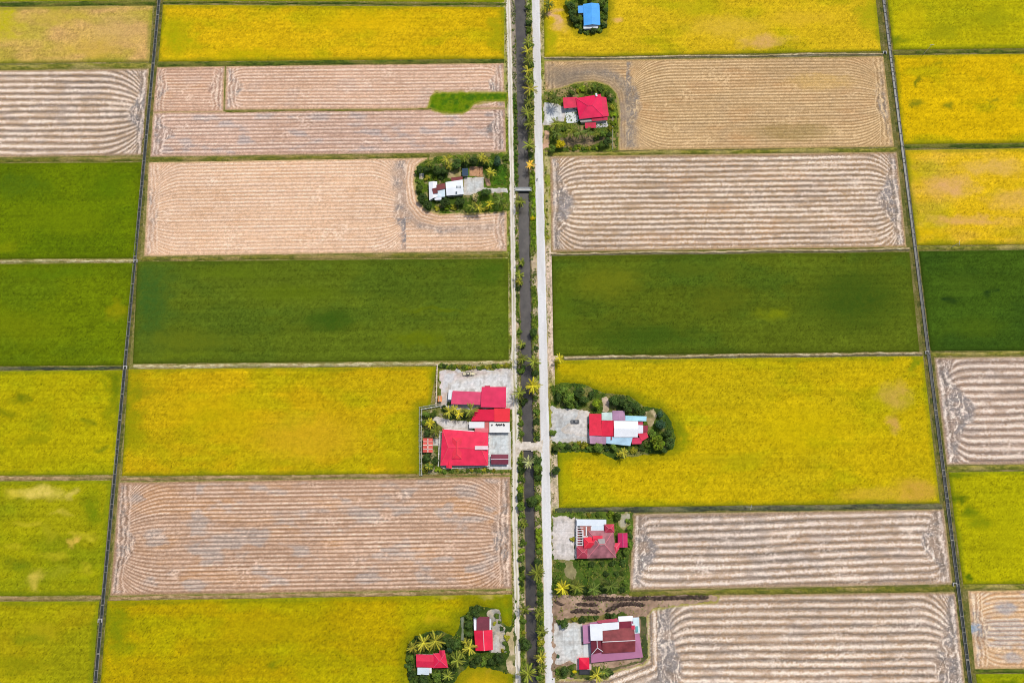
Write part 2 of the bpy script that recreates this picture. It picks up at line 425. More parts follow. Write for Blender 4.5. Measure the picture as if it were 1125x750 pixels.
rice('rice_field', 'olive-green rice field at left edge beside the dark green middle field', [(LX, 291.5), (148, 289), (137, 401), (LX, 404)], (106, 123, 8), (94, 114, 12), [(130, 340, 14, 15, (150, 145, 10), .7), (60, 300, 60, 8, (95, 122, 10), .6), (20, 360, 60, 20, (120, 130, 10), .5)])
rice('rice_field', 'mustard rice field at left edge with dark green blotches', [(LX, 409), (136, 406.5), (126, 521), (LX, 523.5)], (178, 165, 10), (150, 150, 12), [(24, 439, 10, 8, (96, 112, 12), .7), (98, 463, 9, 5, (110, 122, 15), .6), (108, 494, 9, 5, (104, 118, 18), .65), (6, 454, 22, 6, (120, 125, 10), .7), (125, 440, 12, 30, (110, 125, 10), .7), (40, 483, 20, 6, (140, 140, 10), .6), (130, 420, 10, 16, (105, 120, 10), .8)])
rice('rice_field', 'green rice field at left edge with pale yellow patches along its top', [(LX, 530), (123, 527.5), (112, 653.5), (LX, 655.5)], (158, 153, 14), (132, 140, 14), [(20, 541, 20, 6, (214, 192, 60), .8), (30, 575, 20, 4, (196, 180, 40), .6), (90, 590, 16, 5, (196, 182, 40), .7), (60, 610, 24, 5, (190, 178, 34), .6), (20, 600, 14, 5, (188, 176, 30), .6), (95, 625, 12, 6, (190, 178, 34), .6), (45, 541, 26, 9, (224, 200, 90), .9), (77, 543, 8, 5, (210, 190, 80), .8), (66, 562, 9, 6, (190, 175, 50), .9), (78, 596, 7, 8, (215, 180, 70), .95), (38, 636, 13, 12, (200, 180, 65), .9), (54, 585, 12, 12, (165, 160, 25), .8), (20, 620, 20, 10, (95, 115, 15), .6), (100, 560, 14, 25, (100, 125, 10), .6), (62, 628, 14, 10, (160, 160, 30), .6)])
rice('rice_field', 'ochre-green rice field in the bottom left corner', [(LX, 661), (109, 660), (95, 840), (LX, 842)], (166, 152, 14), (146, 145, 14), [(45, 692, 22, 12, (172, 158, 20), .8), (20, 730, 30, 12, (130, 135, 10), .6), (30, 700, 20, 8, (115, 130, 15), .5), (104, 700, 8, 30, (120, 130, 10), .6)])
# middle left
rice('rice_field', 'thin yellow rice strip at the top edge between left channel and canal', [(183, -60), (553, -60), (554, 2.5), (180, 1)], (192, 178, 20), (160, 165, 15), res=1)
rice('rice_field', 'bright yellow rice field at the top between left channel and gravel track', [(179, 5.5), (554, 8), (554, 65), (174, 68)], (215, 176, 18), (205, 170, 14), [(195, 45, 24, 30, (170, 165, 10), .8), (545, 35, 12, 30, (160, 155, 15), .7), (270, 60, 60, 8, (185, 170, 5), .6), (400, 25, 60, 14, (220, 180, 10), .6)])
rice('rice_field', 'dark green rice field in the middle, left of the canal', [(151, 287.5), (558, 284), (559, 395.5), (146, 399.5)], (94, 110, 24), (80, 100, 24), [(165, 330, 30, 60, (60, 95, 32), .75), (210, 375, 60, 14, (100, 112, 22), .8), (250, 300, 60, 9, (98, 118, 20), .6), (365, 352, 30, 13, (58, 88, 18), .75), (460, 372, 30, 10, (104, 118, 14), .9), (320, 322, 60, 10, (96, 114, 16), .6), (480, 340, 60, 3, (98, 112, 12), .7), (540, 300, 25, 20, (66, 96, 18), .6), (200, 390, 60, 5, (105, 120, 20), .5)], row=.16)
rice('rice_field', 'golden yellow rice field left of the big red-roofed farmhouse', [(141, 405.5), (479.5, 402.5), (461, 520.5), (134, 522.5)], (200, 165, 14), (186, 160, 14), [(145, 450, 16, 60, (140, 140, 10), .75), (160, 430, 20, 10, (125, 130, 15), .6), (340, 480, 70, 30, (210, 168, 30), .6), (468, 470, 12, 30, (160, 150, 10), .7), (440, 508, 30, 8, (165, 150, 10), .6), (240, 455, 60, 30, (205, 175, 8), .5)], [LOT['E']])
rice('rice_field', 'olive-yellow rice field at the bottom that wraps two small red-roofed houses', [(118, 659.5), (563, 652.5), (564, 838), (103, 840)], (182, 156, 4), (164, 148, 4), [(130, 690, 18, 40, (125, 135, 12), .75), (300, 730, 10, 8, (115, 125, 15), .7), (487, 656, 12, 4, (225, 190, 80), .9), (540, 654, 12, 4, (225, 190, 100), .9), (552, 670, 16, 14, (140, 150, 10), .85), (475, 680, 16, 8, (195, 170, 20), .8), (538, 738, 6, 5, (215, 165, 60), .95), (530, 745, 50, 16, (200, 165, 20), .8), (290, 690, 70, 16, (178, 160, 10), .5)], [LOT['I']])
# middle right
rice('rice_field', 'yellow rice field at the top around the blue-roofed house, right of the road', [(597, -60), (956, -60), (968, 56.5), (598, 63)], (212, 177, 28), (200, 170, 24), [(612, 19, 9, 8, (228, 180, 130), 1), (618, 28, 12, 8, (222, 180, 90), .9), (603, 44, 10, 24, (170, 165, 15), .8), (676, 22, 8, 4, (226, 175, 100), .9), (840, 46, 34, 8, (216, 170, 95), .85), (800, 30, 50, 14, (218, 180, 60), .6), (955, 15, 20, 22, (165, 162, 15), .7), (760, 8, 30, 12, (188, 175, 20), .6), (880, 20, 40, 10, (220, 180, 45), .6)], [LOT['B']])
rice('rice_field', 'dark green rice field in the middle, right of the concrete road', [(606, 281), (999, 277), (1010, 386), (608, 390.5)], (92, 106, 22), (72, 94, 22), [(665, 310, 45, 20, (112, 118, 22), .7), (850, 345, 20, 9, (125, 135, 15), .75), (790, 330, 40, 20, (98, 106, 20), .6), (940, 330, 70, 40, (60, 84, 18), .75), (700, 370, 80, 16, (62, 88, 18), .6), (620, 340, 16, 40, (92, 112, 20), .5), (760, 295, 60, 10, (92, 106, 22), .5)], row=.16)
rice('rice_field', 'large yellow rice field wrapped around the homestead right of the road', [(609, 395.5), (1014, 391), (1032.5, 552.5), (614, 557.5)], (197, 170, 12), (184, 163, 14), [(985, 435, 20, 18, (200, 165, 70), .8), (982, 465, 13, 10, (208, 162, 80), .8), (1005, 540, 30, 16, (205, 160, 60), .75), (955, 545, 40, 10, (208, 170, 50), .6), (745, 480, 12, 20, (140, 145, 10), .85), (1005, 400, 8, 14, (130, 140, 15), .9), (880, 470, 60, 30, (205, 180, 5), .5), (650, 405, 40, 12, (175, 160, 10), .6), (620, 520, 14, 36, (165, 160, 10), .7), (800, 505, 60, 10, (176, 160, 15), .5)], [LOT['F']])
# right column
rice('rice_field', 'green-gold rice field in the top right corner', [(968, -60), (RX, -60), (RX, 51), (981, 55)], (184, 172, 12), (164, 160, 14), [(985, 46, 14, 8, (120, 130, 15), .8), (1090, 20, 25, 16, (150, 150, 15), .6), (1035, 35, 18, 10, (145, 145, 15), .6), (1000, 20, 20, 20, (195, 175, 15), .5)])
rice('rice_field', 'bright yellow rice field with three dark green specks, right of the right channel', [(982, 61), (RX, 57), (RX, 155), (991.5, 158.5)], (213, 176, 10), (202, 170, 12), [(1005, 90, 7, 5, (120, 120, 15), .85), (1009, 113, 12, 6, (110, 118, 20), .7), (1043, 117, 9, 5, (118, 122, 20), .7), (1078, 88, 8, 6, (170, 150, 10), .7), (1027, 72, 6, 4, (140, 135, 15), .7), (1088, 112, 5, 4, (130, 125, 20), .8)])
rice('rice_field', 'orange-yellow ripened rice field with tan patches at the right edge', [(994, 165), (RX, 160.5), (RX, 267), (1007, 269.5)], (220, 180, 25), (216, 172, 60), [(1045, 205, 30, 14, (222, 172, 100), .85), (1090, 185, 40, 10, (222, 178, 90), .7), (1060, 243, 50, 6, (220, 170, 90), .8), (1015, 258, 26, 10, (225, 185, 10), .7), (1000, 190, 10, 20, (205, 180, 10), .6), (1110, 220, 30, 12, (224, 175, 90), .6)])
rice('rice_field', 'dark green rice field right of the right channel', [(1009, 276), (RX, 272.5), (RX, 384), (1022, 385.5)], (66, 92, 20), (54, 80, 20), [(1045, 330, 9, 5, (38, 62, 18), .9), (1088, 323, 6, 5, (38, 62, 18), .9), (1060, 312, 30, 14, (74, 98, 22), .5), (1068, 360, 40, 14, (80, 102, 18), .5)], row=.14)
rice('rice_field', 'green-gold rice field with a dark diagonal stain, lower right edge', [(1042, 518.5), (RX, 515), (RX, 640), (1058, 641.5)], (180, 172, 8), (166, 160, 10), [(1052, 546, 7, 8, (85, 105, 10), .85), (1064, 562, 14, 10, (105, 122, 10), .8), (1075, 575, 14, 8, (125, 135, 10), .75), (1048, 522, 8, 5, (90, 112, 10), .8), (1062, 633, 7, 6, (80, 105, 10), .9), (1105, 580, 20, 40, (170, 165, 10), .5)])
rice('rice_field', 'yellow-green rice corner at the lower right below the swirled harvested plot', [(1072, 740), (RX, 738), (RX, 838), (1083, 838)], (166, 168, 10), (140, 150, 12), [(1105, 748, 14, 6, (100, 120, 10), .8)])

BR_ = dict(base=(180, 150, 118), light=(255, 232, 210), dark=(122, 108, 94))
FN = dict(base=(226, 187, 158), light=(243, 220, 200), dark=(176, 132, 104))
stubble('harvested_field', 'harvested field at left edge with bold pale straw rows curving at its right end', [(LX, 80), (164, 75.5), (158.5, 171), (LX, 175.5)], 3.95, R=30, wf=.33, ends=(0, 1), cm=(.5, .52), endw=6, grey=.35, **BR_)
stubble('harvested_field', 'small harvested plot in the upper left between the left channel and a turning strip', [(171.5, 74), (247, 73), (245.5, 123), (168, 123.5)], 1.9, thin=True, R=7, grey=.2, endw=4.5, orange=.4, base=(208, 164, 134), light=(250, 220, 192), dark=(170, 130, 104))
stubble('harvested_field', 'harvested plot in the upper left with the green grass wedge along its lower side', [(248.5, 73), (553.5, 69.5), (555, 119), (247, 121)], 2.15, thin=True, R=12, grey=.25, endw=6, base=(216, 174, 142), light=(254, 226, 200), dark=(172, 132, 106), holes=[WEDGE], orange=.2)
stubble('harvested_field', 'harvested plot directly below the green grass wedge', [(168, 123.6), (555, 119.2), (556, 167), (165, 172.5)], 2.3, thin=True, R=9, grey=.7, endw=7, base=(204, 164, 138), light=(254, 226, 204), dark=(150, 122, 104), holes=[WEDGE])
stubble('harvested_field', 'pinkish harvested field wrapped around the white-roofed homestead', [(163.5, 178.5), (557, 172), (557, 276), (158, 281.5)], 2.15, thin=True, R=20, grey=.1, orange=.25, endw=3.6, notches=[LOT['D']], holes=[LOT['D']], base=(228, 186, 148), light=(255, 226, 198), dark=(202, 158, 124), iend=(446, True, .6, .80), nd=(12, 8))
stubble('harvested_field', 'wide harvested field of orange-brown rows with blue-grey stains, lower left', [(130.5, 529.5), (560.5, 523), (563.5, 646.5), (121, 654)], 2.05, thin=True, R=28, grey=.75, orange=.55, endw=6, base=(182, 144, 114), light=(255, 222, 194), dark=(138, 106, 80), cm=(.55, .55), greyc=(168, 160, 152))
stubble('harvested_field', 'olive-tan harvested field around the crimson-roofed homestead, upper right', [(598, 67), (970.5, 62), (982.5, 161.5), (599, 166.5)], 1.95, thin=True, R=26, grey=.12, orange=.35, endw=4.5, notches=[LOT['C']], holes=[LOT['C']], base=(196, 160, 112), light=(242, 208, 158), dark=(142, 112, 74), tint=[(870, 145, 50, 12, (150, 128, 72), .5), (900, 90, 40, 10, (215, 175, 100), .5), (620, 85, 30, 12, (140, 124, 104), .7), (640, 74, 60, 5, (165, 140, 112), .6), (683, 130, 7, 30, (150, 134, 118), .6)], greyc=(158, 146, 128), ncol=(140, 126, 108), iend=(688, False, .5, .5), nd=(8, 5))
stubble('harvested_field', 'harvested field with bold cream rows between olive field and dark green field, right of road', [(604, 171.5), (985.5, 167), (996, 271.5), (605.5, 277)], 3.15, R=20, grey=.25, wf=.33, endw=8, orange=.35, base=(180, 146, 108), light=(255, 232, 208), dark=(128, 112, 94))
stubble('harvested_field', 'harvested field with ten bold straw rows right of the tiled-roof house', [(696, 564), (1037, 559), (1046.5, 641.5), (691.5, 648)], 3.95, wf=.31, R=11, grey=.35, endw=8.5, orange=.15, base=(182, 152, 122), light=(255, 234, 214), dark=(126, 112, 98), cm=(.5, .45))
stubble('harvested_field', 'harvested field with bold rows at the bottom right beside the mauve-roofed house', [(609, 655), (1050, 650), (1069, 838), (613, 838)], 4.0, wf=.31, R=20, grey=.35, endw=8, orange=.15, base=(186, 154, 122), light=(255, 234, 212), dark=(126, 112, 98), notches=[[(600, 668), (711, 668), (713, 728), (668, 745), (600, 746)]], holes=[LOT['H']], ends=(0, 1), cm=(.4, .45), iend=(722, False, .4, .45), nd=(11, 8))
stubble('harvested_field', 'harvested field at right edge with thick messy straw swaths curling at its left end', [(1026, 392.5), (RX, 389.5), (RX, 509), (1040, 510.5)], 4.1, wf=.35, R=16, grey=.3, endw=11, ends=(1, 0), base=(180, 150, 124), light=(255, 234, 214), dark=(124, 108, 96), orange=.1, rowh=.35)
stubble('harvested_field', 'orange-tan harvested plot with swirled rows and blue-grey patches, bottom right edge', [(1063, 648.5), (RX, 645.5), (RX, 732.5), (1071, 734.5)], 2.3, thin=True, R=16, grey=.7, endw=5, ends=(1, 0), base=(212, 170, 126), light=(252, 226, 190), dark=(176, 132, 88), orange=.3, greyc=(176, 176, 180), tint=[(1070, 691, 9, 6, (160, 172, 182), .9), (1100, 668, 16, 8, (160, 165, 170), .6), (1110, 722, 16, 6, (170, 170, 172), .6)])

# ---------------------------------------------------------------- the ground sheet, canal cut and banks
cxl, cxr = P(553, 375).x, P(614, 375).x
XW = lambda x: P(x, 375).x
YB, YT = P(570, 850).y + .3, P(570, -110).y - .3
def ground():
    xs = [-6000, -900, cxl, cxl + .3, cxr - .3, cxr, 900, 6000]; zs = [0, 0, 0, -3, -3, 0, 0, 0]
    ys = [-6000, -900, -450, 450, 900, 6000]
    ys = [-6000, -900, YB - .3, YB, YT, YT + .3, 900, 6000]
    V = [(x, y, z if YB <= y <= YT else 0) for y in ys for x, z in zip(xs, zs)]
    n = len(xs); Fq = [(j * n + i, j * n + i + 1, (j + 1) * n + i + 1, (j + 1) * n + i) for j in range(len(ys) - 1) for i in range(n - 1)]
    m, nt, b = newmat('ground_earth')
    geo = nt.nodes.new('ShaderNodeNewGeometry')
    def noise(sc_, det=5):
        n_ = nt.nodes.new('ShaderNodeTexNoise'); n_.inputs['Scale'].default_value = sc_; n_.inputs['Detail'].default_value = det
        nt.links.new(geo.outputs['Position'], n_.inputs['Vector']); return n_
    a = noise(.12); c = noise(1.1)
    r = nt.nodes.new('ShaderNodeValToRGB')
    r.color_ramp.elements[0].position = .35; r.color_ramp.elements[0].color = A4((92, 105, 35))
    r.color_ramp.elements[1].position = .65; r.color_ramp.elements[1].color = A4((170, 150, 105))
    e = r.color_ramp.elements.new(.5); e.color = A4((128, 122, 60))
    ad = nt.nodes.new('ShaderNodeMath'); ad.operation = 'MULTIPLY_ADD'; ad.inputs[1].default_value = .5
    nt.links.new(c.outputs['Fac'], ad.inputs[0])
    ha = nt.nodes.new('ShaderNodeMath'); ha.operation = 'MULTIPLY'; ha.inputs[1].default_value = .5
    nt.links.new(a.outputs['Fac'], ha.inputs[0]); nt.links.new(ha.outputs[0], ad.inputs[2])
    nt.links.new(ad.outputs[0], r.inputs[0]); nt.links.new(r.outputs[0], b.inputs['Base Color'])
    b.inputs['Roughness'].default_value = .95
    o = link('ground', mesh_from('ground', V, Fq, None, m)); tag(o, kind='structure')
ground()

def corridor():
    res = .42
    y0, y1 = P(570, 850).y, P(570, -110).y
    xs = np.arange(cxl - .25, cxr + .25, res); ys = np.arange(y0, y1, res)
    X, Y = np.meshgrid(xs, ys[::-1]); nv, nu = X.shape
    px, py = toPx(X, Y)
    big = fbm(X / 6, Y / 14, 61); med = fbm(X / 2.2, Y / 3.2, 62); fine = fbm(X / .8, Y / .8, 63, 3)
    green = lin((122, 138, 44)); dgreen = lin((82, 102, 34)); soil = lin((206, 182, 152)); pale = lin((232, 210, 185)); tan = lin((180, 158, 100))
    C = mix(np.broadcast_to(green, X.shape + (3,)), dgreen, ss(.4, .62, med))
    C = mix(C, tan, ss(.48, .66, big) * .6)
    m1 = ss(.47, .62, fbm(X / 3, Y / 6, 64))
    C = mix(C, soil, m1 * .85)
    # canal profile
    xl = XW(572.6) + (fbm(Y / 7, Y * 0 + 3, 65) - .5) * 1.0; xr = XW(583.3) + (fbm(Y / 6, Y * 0 + 9, 66) - .5) * 1.3
    # the canal narrows towards the bottom of the picture
    xl = xl + ss(430, 520, py) * .9 - ss(100, 0, py) * .5
    inside = np.minimum(X - xl, xr - X)
    Z = np.full(X.shape, .0); Z = np.where(inside > -1.3, -1.5 * ss(-1.3, .3, inside), Z)
    C = mix(C, lin((150, 128, 100)), ss(-1.3, -.6, inside) * .7 * (.6 + .8 * med))
    C = mix(C, lin((70, 60, 50)), ss(-.7, .0, inside))
    # upper left: grey-brown mud strip between track and water
    g = ss(xl - 5.2, xl - 4.2, X) * ss(xl + .2, xl - .5, X) * ss(112, 96, py)
    C = mix(C, mix(np.broadcast_to(lin((172, 158, 138)), C.shape), lin((140, 128, 112)), ss(.4, .6, fine * .5 + med * .5)), g * .92)
    # east verge: bare pinkish strip beside the road
    ev = ss(XW(601.5), XW(602.5), X)
    bare = ss(262, 275, py) * ss(422, 405, py) + ss(495, 500, py) * ss(562, 555, py) * .8
    C = mix(C, mix(np.broadcast_to(pale, C.shape), lin((214, 184, 160)), med), ev * np.clip(bare, 0, 1) * (.5 + .7 * fine))
    C = mix(C, lin((170, 165, 70)), ev * (1 - np.clip(bare, 0, 1)) * .5)
    # west verge: thin green strip below y 60
    wv = ss(XW(560.6), XW(559.8), X)
    C = mix(C, lin((150, 155, 50)), wv * .6 * (.4 + fine))
    # lush green bank left of water, 100..205 and right of water 180..280
    lg = ss(xl - 4.4, xl - 3.6, X) * ss(xl - .6, xl - 1.2, X) * ss(98, 110, py) * ss(210, 200, py)
    C = mix(C, lin((62, 105, 28)), lg * .85)
    rg = ss(xr + .8, xr + 1.4, X) * ss(XW(592), XW(591), X) * (ss(185, 195, py) * ss(285, 270, py) * .7 + ss(28, 20, py) * .5)
    C = mix(C, lin((112, 150, 25)), rg)
    C *= (1 + .9 * (fine - .5))[..., None]
    Z = Z + .12 * (fine - .5) * (inside < -1) + .004
    e = np.minimum(np.arange(nu), np.arange(nu)[::-1])[None, :] * np.ones((nv, 1))
    Z = np.where(e < 1, -.25, Z)
    V = np.stack([X, Y, Z], -1).reshape(-1, 3)
    o = link('canal_bank', mesh_from('canal_bank', V, faces_of(nu, nv), np.clip(C / KE, .002, .8).reshape(-1, 3), M_earth, True))
    tag(o, kind='structure')
    # water
    m, nt, b = newmat('canal_water')
    n_ = nt.nodes.new('ShaderNodeTexNoise'); n_.inputs['Scale'].default_value = .25; n_.inputs['Detail'].default_value = 5
    geo = nt.nodes.new('ShaderNodeNewGeometry'); nt.links.new(geo.outputs['Position'], n_.inputs['Vector'])
    r = nt.nodes.new('ShaderNodeValToRGB'); r.color_ramp.elements[0].position = .35; r.color_ramp.elements[0].color = A4((62, 58, 54))
    r.color_ramp.elements[1].position = .7; r.color_ramp.elements[1].color = A4((84, 79, 72))
    nt.links.new(n_.outputs['Fac'], r.inputs[0]); nt.links.new(r.outputs[0], b.inputs['Base Color'])
    b.inputs['Roughness'].default_value = .22; b.inputs['Specular IOR Level'].default_value = .5
    n2 = nt.nodes.new('ShaderNodeTexNoise'); n2.inputs['Scale'].default_value = 1.6; nt.links.new(geo.outputs['Position'], n2.inputs['Vector'])
    bp = nt.nodes.new('ShaderNodeBump'); bp.inputs['Strength'].default_value = .12; bp.inputs['Distance'].default_value = .1
    nt.links.new(n2.outputs['Fac'], bp.inputs['Height']); nt.links.new(bp.outputs[0], b.inputs['Normal'])
    a, c = XW(568), XW(589)
    o = link('canal_water', mesh_from('canal_water', [(a, y0, -1.05), (c, y0, -1.05), (c, y1, -1.05), (a, y1, -1.05)], [(0, 1, 2, 3)], None, m))
    tag(o, kind='structure')
    return m
M_water = corridor()

# ---------------------------------------------------------------- ribbons: roads, bunds, channels
def ribbon(name, ctrl, res, colf, z=.06, crown=0., mat=None, wob=.0, kind='structure', edgez=-.03, link_=True, seed=0):
    """ctrl: list of (x_left, y_left, x_right, y_right) photo places along the way; surface between them"""
    A = np.array([P(c[0], c[1])[:2] for c in ctrl]); B = np.array([P(c[2], c[3])[:2] for c in ctrl])
    mid = (A + B) / 2; seg = np.hypot(*np.diff(mid, axis=0).T); cum = np.r_[0, np.cumsum(seg)]
    n = max(2, int(cum[-1] / res)); t = np.linspace(0, cum[-1], n)
    A = np.stack([np.interp(t, cum, A[:, i]) for i in (0, 1)], 1); B = np.stack([np.interp(t, cum, B[:, i]) for i in (0, 1)], 1)
    w_ = np.hypot(*(B - A).T).mean(); m = max(4, int(w_ / res) + 2)
    u = np.linspace(0, 1, m)
    if wob:
        d = (B - A) / np.hypot(*(B - A).T)[:, None]
        A = A + d * ((fbm(t / 4, t * 0 + 2, seed + 70) - .5) * wob)[:, None]; B = B + d * ((fbm(t / 4, t * 0 + 5, seed + 71) - .5) * wob)[:, None]
    Pn = A[:, None, :] * (1 - u)[None, :, None] + B[:, None, :] * u[None, :, None]
    X, Y = Pn[..., 0], Pn[..., 1]; U = np.broadcast_to(u, X.shape); T = np.broadcast_to(t[:, None], X.shape)
    C = colf(X, Y, U, T, w_)
    Z = z + crown * np.sin(np.pi * U) + (0.0 if crown == 0 else 1) * .1 * (fbm(X / 1.2, Y / 1.2, seed + 72, 2) - .5)
    Z = np.where((U < 1e-6) | (U > 1 - 1e-6), edgez, Z)
    V = np.stack([X, Y, Z], -1).reshape(-1, 3)
    i = np.arange(n * m).reshape(n, m)
    Fq = np.stack([i[:-1, :-1], i[:-1, 1:], i[1:, 1:], i[1:, :-1]], -1).reshape(-1, 4)
    o = centred(name, V, Fq, np.clip(C / KE, .002, .8).reshape(-1, 3), mat or M_earth, True)
    # face normals upward
    me = o.data
    if me.polygons[0].normal.z < 0: me.flip_normals()
    if kind: tag(o, kind=kind)
    return o
def c_road(X, Y, U, T, w_):
    f = fbm(X / 1.4, Y / 5, 81); g = fbm(X / 3, Y / 30, 82)
    C = mix(np.broadcast_to(lin((232, 230, 226)), X.shape + (3,)), lin((220, 216, 210)), ss(.35, .7, g))
    C *= (1 + .12 * (f - .5))[..., None]
    tr = np.exp(-((U - .3) / .09) ** 2) + np.exp(-((U - .7) / .09) ** 2)
    C *= (1 - .04 * tr)[..., None]
    C = mix(C, lin((205, 190, 168)), ss(.09, .02, np.minimum(U, 1 - U) + .08 * (f - .5)) * .8)
    jn = ss(.06, .02, np.abs((T / 6.0) % 1 - .5)) * 0
    return C
road_c = [(584.0 + 1.3 * (y < 0) * 0 + (584.0 - 513) / 3595 * y, y, 593.0 + (593.6 - 513) / 3595 * y, y) for y in range(-110, 860, 20)]
o = ribbon('concrete_road', road_c, .5, c_road, z=.09, mat=M_road, wob=.5, seed=3)
def c_track(X, Y, U, T, w_):
    f = fbm(X / .9, Y / 2.5, 83); g = fbm(X / 2, Y / 12, 84)
    C = np.broadcast_to(lin((236, 228, 214)), X.shape + (3,)).copy()
    tr = np.exp(-((U - .27) / .13) ** 2) + np.exp(-((U - .73) / .13) ** 2)
    C = mix(np.broadcast_to(lin((205, 192, 165)), C.shape), C, np.clip(tr + .3 * (f - .3), 0, 1))
    C = mix(C, lin((160, 155, 95)), ss(.52, .72, g) * (1 - np.clip(tr, 0, 1)) * .7)
    C = mix(C, lin((185, 170, 130)), ss(.14, .0, np.minimum(U, 1 - U) + .3 * (f - .5)) * .8)
    return C * (1 + .3 * (f - .5))[..., None]
tk = [(-110, 554, 558.5), (0, 556, 560.5), (50, 557, 562), (90, 558, 563), (150, 558.7, 564), (195, 559.5, 564.6), (207, 559, 567), (220, 560, 566), (250, 560.7, 566), (330, 562, 566.5), (380, 562.5, 567), (395, 560, 568), (420, 561, 569),
      (450, 562.5, 570), (475, 563, 570), (500, 563, 570), (530, 562.5, 569), (560, 562, 568.2), (600, 563.4, 569), (640, 564.7, 570), (665, 565, 570.5), (700, 563.8, 571), (712, 564, 571.4), (740, 566, 571.6), (860, 568, 574)]
ribbon('gravel_track', [(a - .5, y, b + .6, y) for y, a, b in tk], .42, c_track, z=.07, mat=M_road, wob=.7, seed=5)

def c_bund(c1, c2, c3, dk=0, g=.6):
    c1, c2, c3 = lin(c1), lin(c2), lin(c3)
    def f(X, Y, U, T, w_):
        a = fbm(X / 2.5, Y / 1.0, 85); b = fbm(X / 14, Y / 3, 86); fi = fbm(X / .7, Y / .5, 87, 3)
        C = mix(np.broadcast_to(c1, X.shape + (3,)), c2, ss(.38, .62, a))
        C = mix(C, c3, ss(.45, .65, b) * g)
        if dk: C = mix(C, lin((70, 72, 50)), ss(.32, .10, np.abs(U - dk)) * .85)
        return C * (1 + .7 * (fi - .5))[..., None]
    return f
STY = {
 'green': c_bund((92, 106, 34), (66, 82, 28), (140, 128, 62), g=.5),
 'olive': c_bund((150, 142, 60), (108, 112, 40), (186, 166, 104), g=.5),
 'pale': c_bund((205, 192, 145), (176, 158, 110), (130, 130, 60), dk=0, g=.5),
 'paled': c_bund((205, 188, 150), (170, 150, 112), (150, 135, 85), dk=.75, g=.5),
 'tan': c_bund((184, 156, 112), (150, 124, 82), (120, 112, 52), g=.5),
 'grass': c_bund((126, 122, 48), (98, 102, 40), (170, 146, 92), g=.6),
 'dark': c_bund((84, 92, 60), (64, 68, 54), (150, 140, 100), g=.4),
}
BUNDS = [(LX, 7, 171, 3.5, 5, 'green'), (LX, 76.5, 166, 72, 5.5, 'olive'), (LX, 178.3, 157, 175, 4.5, 'grass'), (LX, 288.8, 149, 286.2, 3, 'pale'), (LX, 406.5, 138, 404, 3.5, 'dark'), (LX, 527, 125, 524.5, 4.5, 'tan'), (LX, 658.5, 111, 657, 4.5, 'tan'),
 (179, 3, 555, 5.2, 2.6, 'green'), (174, 71, 554, 67.3, 5, 'green'), (248, 122.6, 474, 120.5, 2, 'grass'), (165, 175.5, 472, 171.5, 4.5, 'grass'), (155, 284.8, 558, 280.3, 4.5, 'grass'), (147, 402.8, 563, 398.6, 3.8, 'pale'), (133, 526, 461, 521.8, 4, 'tan'), (461, 522.5, 560, 520.5, 3, 'tan'), (120, 657.3, 563, 650, 4, 'tan'),
 (598, 65, 970, 59.5, 3.2, 'paled'), (602, 169.5, 985, 164.5, 4, 'olive'), (605, 279.4, 999, 274.4, 3.6, 'paled'), (620, 393.5, 1013, 388.6, 4, 'paled'), (610, 560.6, 1035, 555.7, 5.5, 'dark'), (691, 652, 1049, 645.8, 5.5, 'grass'),
 (981, 58, RX, 53.5, 4, 'green'), (992, 161.5, RX, 157.5, 4.5, 'green'), (1007, 272.8, RX, 269.8, 4.5, 'olive'), (1022, 389, RX, 386.5, 4, 'olive'), (1040, 514.2, RX, 511.8, 5.5, 'olive'), (1058, 645, RX, 642.3, 4.5, 'olive'), (1070, 737, RX, 734.7, 4.5, 'green')]
for k, (x0, y0, x1, y1, wd, st) in enumerate(BUNDS):
    n = max(2, int(abs(x1 - x0) / 25)); ct = []
    for i in range(n + 1):
        t = i / n; x = x0 + (x1 - x0) * t; y = y0 + (y1 - y0) * t + .5 * math.sin(x / 23. + k)
        ct.append((x, y - wd / 2, x, y + wd / 2))
    ribbon('bund', ct, .45, STY[st], z=.12, crown=.28, wob=1.2, seed=k * 3)

